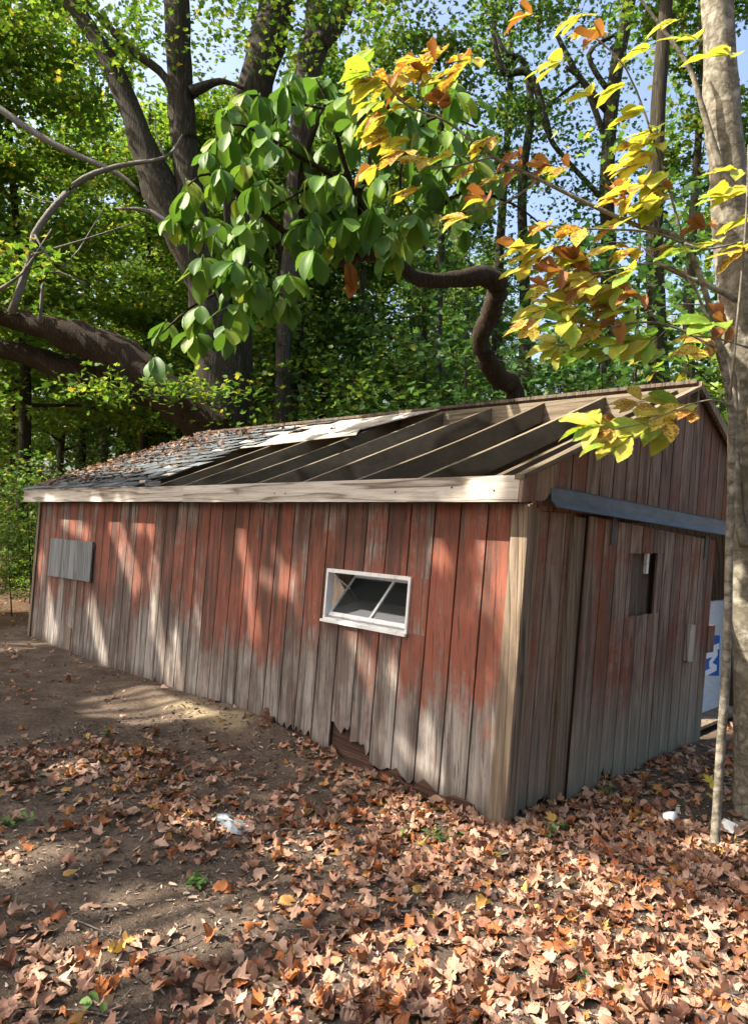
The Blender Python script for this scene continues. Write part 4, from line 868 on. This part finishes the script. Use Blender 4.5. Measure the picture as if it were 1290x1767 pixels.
for i, (x, y, H) in enumerate(SHT):
    b0 = np.array([x, y, gz(x, y)-.1]); Q = P[ti == i]-b0
    e = empty('shade_tree', b0, label=lab[i], cat='tree')
    limbs = [[(0, 0, -.1, .26), (.05, 0, 3, .22), (-.05, .1, 6, .18), (.1, .2, 9, .11), (.1, .3, H-1, .03)]]
    for q in Q[rng.integers(0, len(Q), 16)]:
        z0 = max(2.5, min(q[2]-1.0, 8)); limbs.append([(0, .05, z0, .06), tuple(np.array([q[0]*.5, q[1]*.5, (z0+q[2])/2+.2]))+(.035,), tuple(q)+(.008,)])
    tube_obj('trunk', limbs, M['bark_mid'], e, 8, .15, 3)
    put(bpy.data.objects.new('crown', leaf_cloud('crown', Q, rng.normal(size=Q.shape)*.5+SUN[None, :], rng.uniform(.12, .19, len(Q)), STAR, M['leaf_maple'], .2, .2)), e, kind='stuff')

# unseen woods on the other sides of the yard, added to darken the shade
for i, (x, y, k_) in enumerate([(9, -12, 0), (13.5, -6, 1), (6, -15, 2), (15, 3, 0), (17, -1.5, 3), (10, -8, 1), (14, -13, 0), (3, -19, 3), (18, 5, 0), (11, -17, 2)]):
    place_tree('forest_tree', TALL[k_], (x, y, gz(x, y)-.05), i*1.7, .95, 'unseen tall leafy tree added across the yard to block sky light', 'added trees across the yard')

# ------------------------------------------------------------------ fallen leaves
def dens(x, y):
    d_ = np.array([x, y])-CAM[:2]; s_ = d_@RT[:2]/np.linalg.norm(RT[:2]); f_ = d_@FW[:2]
    nn = mnoise.noise(Vector((x*1.1, y*1.1, 2)))+.7*mnoise.noise(Vector((x*3.1, y*3.1, 7)))
    q = .23+.95/(1+math.exp(-(s_-.15)*3.2))*(1.0 if f_ > 2.6 else .85)+.55*nn
    if x < -.2: q -= .05
    if x < -4.5: q += .28
    if x > .02 and y > .95-.1*x: q = .30+.25*nn      # bare trodden soil by the door
    if y > -.45 and x < -1.9: q *= .5
    if y > -.7 and -9 < x < -1: q *= .75
    return q
def in_shed(x, y): return -8.45 < x < .03 and y > -.03 and y < 4.4
cand = []
while len(cand) < 10500:
    if random.random() < .72: x, y = random.uniform(-3.2, 2.6), random.uniform(-3.3, 2.6)
    else: x, y = random.uniform(-13, 3), random.uniform(-5, 5)
    if in_shed(x, y) or random.random() > dens(x, y)*.95: continue
    cand.append((x, y))
cand = np.array(cand)
# size: big maple leaves near, z from the soil
cz = np.array([gz(x, y) for x, y in cand])
P = np.column_stack([cand, cz]); u_, v_, z_ = to_pix(P)
vis = (u_ > 0) & (u_ < 1290) & (v_ < 1767) & (z_ > .5)
order = np.argsort(np.where(vis, z_, 1e9)); top = set(order[:300].tolist())
FM = [[], [], [], []]
for ci in range(4):
    for s2 in range(5):
        me = crisp_leaf(ci*10+s2); me.materials.append(M['fall%d' % ci])
        FM[ci].append(me)
FL = ['tan dead maple leaf lying in the foreground leaf litter', 'pale pinkish tan dead maple leaf lying in the foreground leaf litter', 'orange dead maple leaf lying in the foreground leaf litter', 'dark brown dead maple leaf lying in the foreground leaf litter']
rest = []
for i in range(len(P)):
    if i in top:
        ci = random.choices([0, 1, 2, 3], [.38, .36, .14, .12])[0]; o = bpy.data.objects.new('fallen_leaf', random.choice(FM[ci])); s2 = random.uniform(.048, .088)
        o.location = (P[i, 0], P[i, 1], P[i, 2]+s2*random.uniform(.10, .28)); o.rotation_euler = (random.gauss(0, .32), random.gauss(0, .32)+(math.pi if random.random() < .35 else 0), random.uniform(0, 6.28)); o.scale = (s2*1.15,)*3
        put(o, label=FL[ci], cat='leaf', group=['tan fallen leaves', 'pale pinkish fallen leaves', 'orange fallen leaves', 'dark brown fallen leaves'][ci])
    else: rest.append(i)
CL = [mesh_arrays(crisp_leaf(200+i)) for i in range(24)]
ml = []
for i in rest:
    an = random.uniform(0, 6.28); sz = random.uniform(.045, .092); nn_ = (random.gauss(0, .36), random.gauss(0, .36), 1 if random.random() < .65 else -1)
    ml.append((random.randrange(24), frame((P[i, 0], P[i, 1], P[i, 2]+sz*random.uniform(.05, .32)), (math.cos(an), math.sin(an), random.gauss(0, .25)), nn_, sz)))
put(bpy.data.objects.new('leaf_litter', variant_cloud('leaf_litter', CL, ml, M['litter'])), kind='stuff', label='carpet of dead tan and rust maple leaves on the soil around the shed', cat='leaves')
# crumbs, chips and bits of bark on the soil
n = 30000
x = np.where(rng.random(n) < .8, rng.uniform(-3.5, 2.6, n), rng.uniform(-10, 2.6, n)); y = np.where(rng.random(n) < .8, rng.uniform(-3.3, 2.2, n), rng.uniform(-5, 3, n))
ok2 = np.array([not in_shed(a_, b_) for a_, b_ in zip(x, y)]); x, y = x[ok2], y[ok2]; n = len(x)
Pc = np.column_stack([x, y, [gz(a_, b_)+.004 for a_, b_ in zip(x, y)]])
put(bpy.data.objects.new('wood_chips', leaf_cloud('wood_chips', Pc, rng.normal(size=Pc.shape)*.35+np.array([0, 0, 1.]), rng.gamma(2.0, .0085, n)+.006, [(0, 0), (.16, .1), (.13, .7), (0, 1)], M['chips'], .8, .3)), kind='stuff', label='crumbs of bark, chips and dry bits scattered over the soil', cat='debris')
# twigs
for i in range(26):
    u = random.uniform(0, 1290); v = random.uniform(1250, 1760); g_ = gnd_pt(u, v)
    if in_shed(*g_): continue
    an = random.uniform(0, 6.28); L = random.uniform(.06, .2); z = gz(*g_)
    o = tube_obj('twig', [[(-L*math.cos(an), -L*math.sin(an), .008, .0035), (.012, .01, .02, .003), (L*math.cos(an+.2), L*math.sin(an+.2), .012, .002)]], M['dead'], None, 5, .1, 3)
    o.location = (g_[0], g_[1], z); o['label'] = 'short dry grey twig lying on the soil before the shed'; o['category'] = 'twig'; o['group'] = 'dry twigs on the soil'
# dead leaves lying on the old roof
n = 1500; ry = rng.uniform(-.1, 2.12, n); rx = left_x(ry)+rng.random(n)**1.25*(edge_x(ry)-left_x(ry)+np.where(ry > 1.4, .9, .0))
kp = rng.random(n) < np.clip(.9-.28*(rx+8.3)+.25*(ry > 1.5), .08, 1); rx, ry = rx[kp], ry[kp]
Pr = np.array([shear((a_, b_, roof_z(a_, b_)+.06)) for a_, b_ in zip(rx, ry)])
put(bpy.data.objects.new('roof_leaves', leaf_cloud('roof_leaves', Pr, rng.normal(size=Pr.shape)*.35+np.array([0, -.3, 1.]), rng.uniform(.04, .08, len(Pr)), MAPLE, M['roof_litter'], .3, .6)), kind='stuff', label='dead leaves caught on the old shingles at the far roof end', cat='leaves')

# ------------------------------------------------------------------ small things on the ground
g_ = gnd_pt(402, 1426); m = MB(); r = random.Random(5); ring_ = [(math.cos(t)*r.uniform(.08, .15)*1.3, math.sin(t)*r.uniform(.05, .10)) for t in np.linspace(0, 6.0, 11)]
m.add([(0, 0, .035)]+[(a_*.5, b_*.5, .03+r.uniform(-.012, .016)) for a_, b_ in ring_]+[(a_, b_, .006+r.uniform(0, .014)) for a_, b_ in ring_],
      [(0, i+1, (i+1) % 11+1) for i in range(11)]+[(i+1, i+12, (i+1) % 11+12, (i+1) % 11+1) for i in range(11)])
m.build('plastic_scrap', M['plastic'], label='crumpled grey-blue plastic scrap lying in the leaves', cat='plastic scrap').location = (*g_, gz(*g_))
g_ = gnd_pt(1143, 1420); m = MB(); m.tube([(0, 0, 0), (.003, 0, .001), (.010, 0, .003), (.03, .003, .006), (.05, .006, .009), (.066, .008, .011), (.070, .008, .012), (.071, .008, .012), (.06, .007, .011), (.01, .002, .003)], [.004, .018, .026, .030, .032, .034, .036, .033, .030, .024], 20)
m.build('plastic_cup', M['chalk'], smooth=True, label='small white cup lying on its side by the gable corner', cat='cup').location = (*g_, gz(*g_)+.03)
g_ = gnd_pt(1252, 1440); m = MB().add([(-.05, -.03, .01), (.05, -.035, .015), (.055, .03, .05), (-.03, .04, .06), (0, 0, .075)], [(0, 1, 4), (1, 2, 4), (2, 3, 4), (3, 0, 4), (3, 2, 1, 0)])
m.build('paper_scrap', M['chalk'], label='crumpled white paper scrap at the foot of the pale trunk', cat='paper').location = (*g_, gz(*g_))
g_ = gnd_pt(466, 1258); m = MB(); m.tube([(0, 0, -.05), (.0, .01, .05), (.015, .02, .11), (.01, .03, .13)], [.075, .07, .05, .012], 11, .5, 3.0); m.tube([(.05, -.05, -.02), (.1, -.06, .03), (.12, -.05, .05)], [.04, .035, .01], 8, .5, 6)
m.build('rotten_stump', M['rot'], label='dark rotten wood lump sitting on the sand by the wall', cat='stump').location = (*g_, gz(*g_))
g_ = gnd_pt(100, 1655); m = MB().box(-.10, .10, -.009, .009, .0, .008); o = m.build('wood_splinter', M['fascia'], label='pale flat wood splinter lying on the soil', cat='splinter'); o.location = (*g_, gz(*g_)+.008); o.rotation_euler = (0, .05, .75)
def weed(u, v, nleaf, size, spread, label, shape=None, up=.4):
    g_ = gnd_pt(u, v); e = empty('weed', (*g_, gz(*g_)-.01), label=label, cat='weed')
    st = [[(0, 0, 0, .002), (random.gauss(0, spread*.4), random.gauss(0, spread*.4), size*.8, .0015)] for _ in range(max(3, nleaf//6))]; tube_obj('stem', st, M['weed'], e, 4, 0, 2)
    Pw = rng.normal(size=(nleaf, 3))*np.array([spread, spread, size*.25])*.6+np.array([0, 0, size*.75]); Pw[:, 2] = np.maximum(Pw[:, 2], .02)
    put(bpy.data.objects.new('foliage', leaf_cloud('foliage', Pw, rng.normal(size=Pw.shape)*up+np.array([0, 0, 1.]), rng.uniform(.6, 1.2, nleaf)*size, shape or [(0, 0), (.22, .2), (.28, .5), (.15, .85), (0, 1)], M['weed'], .3, .3)), e)
weed(1045, 1382, 3, .10, .06, 'weed with two or three broad green leaves at the foot of the door jamb')
weed(25, 1425, 26, .045, .09, 'low patch of green weeds on bare soil far from the wall')
weed(760, 1448, 30, .06, .10, 'narrow-leaved grassy weed beside the shed corner board', [(0, 0), (.09, .3), (.07, .7), (0, 1)], 1.0)
weed(342, 1530, 16, .045, .06, 'small clover-like weed in the sunny wood chips')
weed(960, 1440, 22, .05, .07, 'dark green weed poking through the deep leaf litter')
weed(185, 1272, 7, .055, .04, 'pale green sprig sprouting near the sand spill')
weed(150, 1745, 6, .05, .04, 'broad-leaved green seedling among the foreground chips')
weed(1000, 1700, 7, .045, .03, 'bright green seedling among thick orange leaves')
weed(690, 1450, 3, .055, .03, 'single round green leaf near the corner board')
g_ = gnd_pt(1222, 1400); e = empty('maple_seedling', (*g_, gz(*g_)-.01), label='tiny maple seedling with bright yellow leaves beside the thin sapling', cat='seedling')
tube_obj('stem', [[(0, 0, 0, .003), (.01, .0, .08, .002), (.0, .02, .17, .0015)]], M['rot'], e, 4, 0, 2)
for q, hd in (((0, .02, .17), (-.5, .2, .3)), ((.005, 0, .10), (.3, -.4, -.1)), ((.0, .01, .15), (.6, .3, .1))): 
    v2, R_, L_ = halves(MAPLE); m = MB().add([(x, y, .2*abs(x)) for x, y in v2], [tuple(R_), tuple(L_)])
    place_leaf(m.mesh('leaf', M['leaf_yellow']), e, q, hd, (-FW[0], -FW[1], .5), .075)
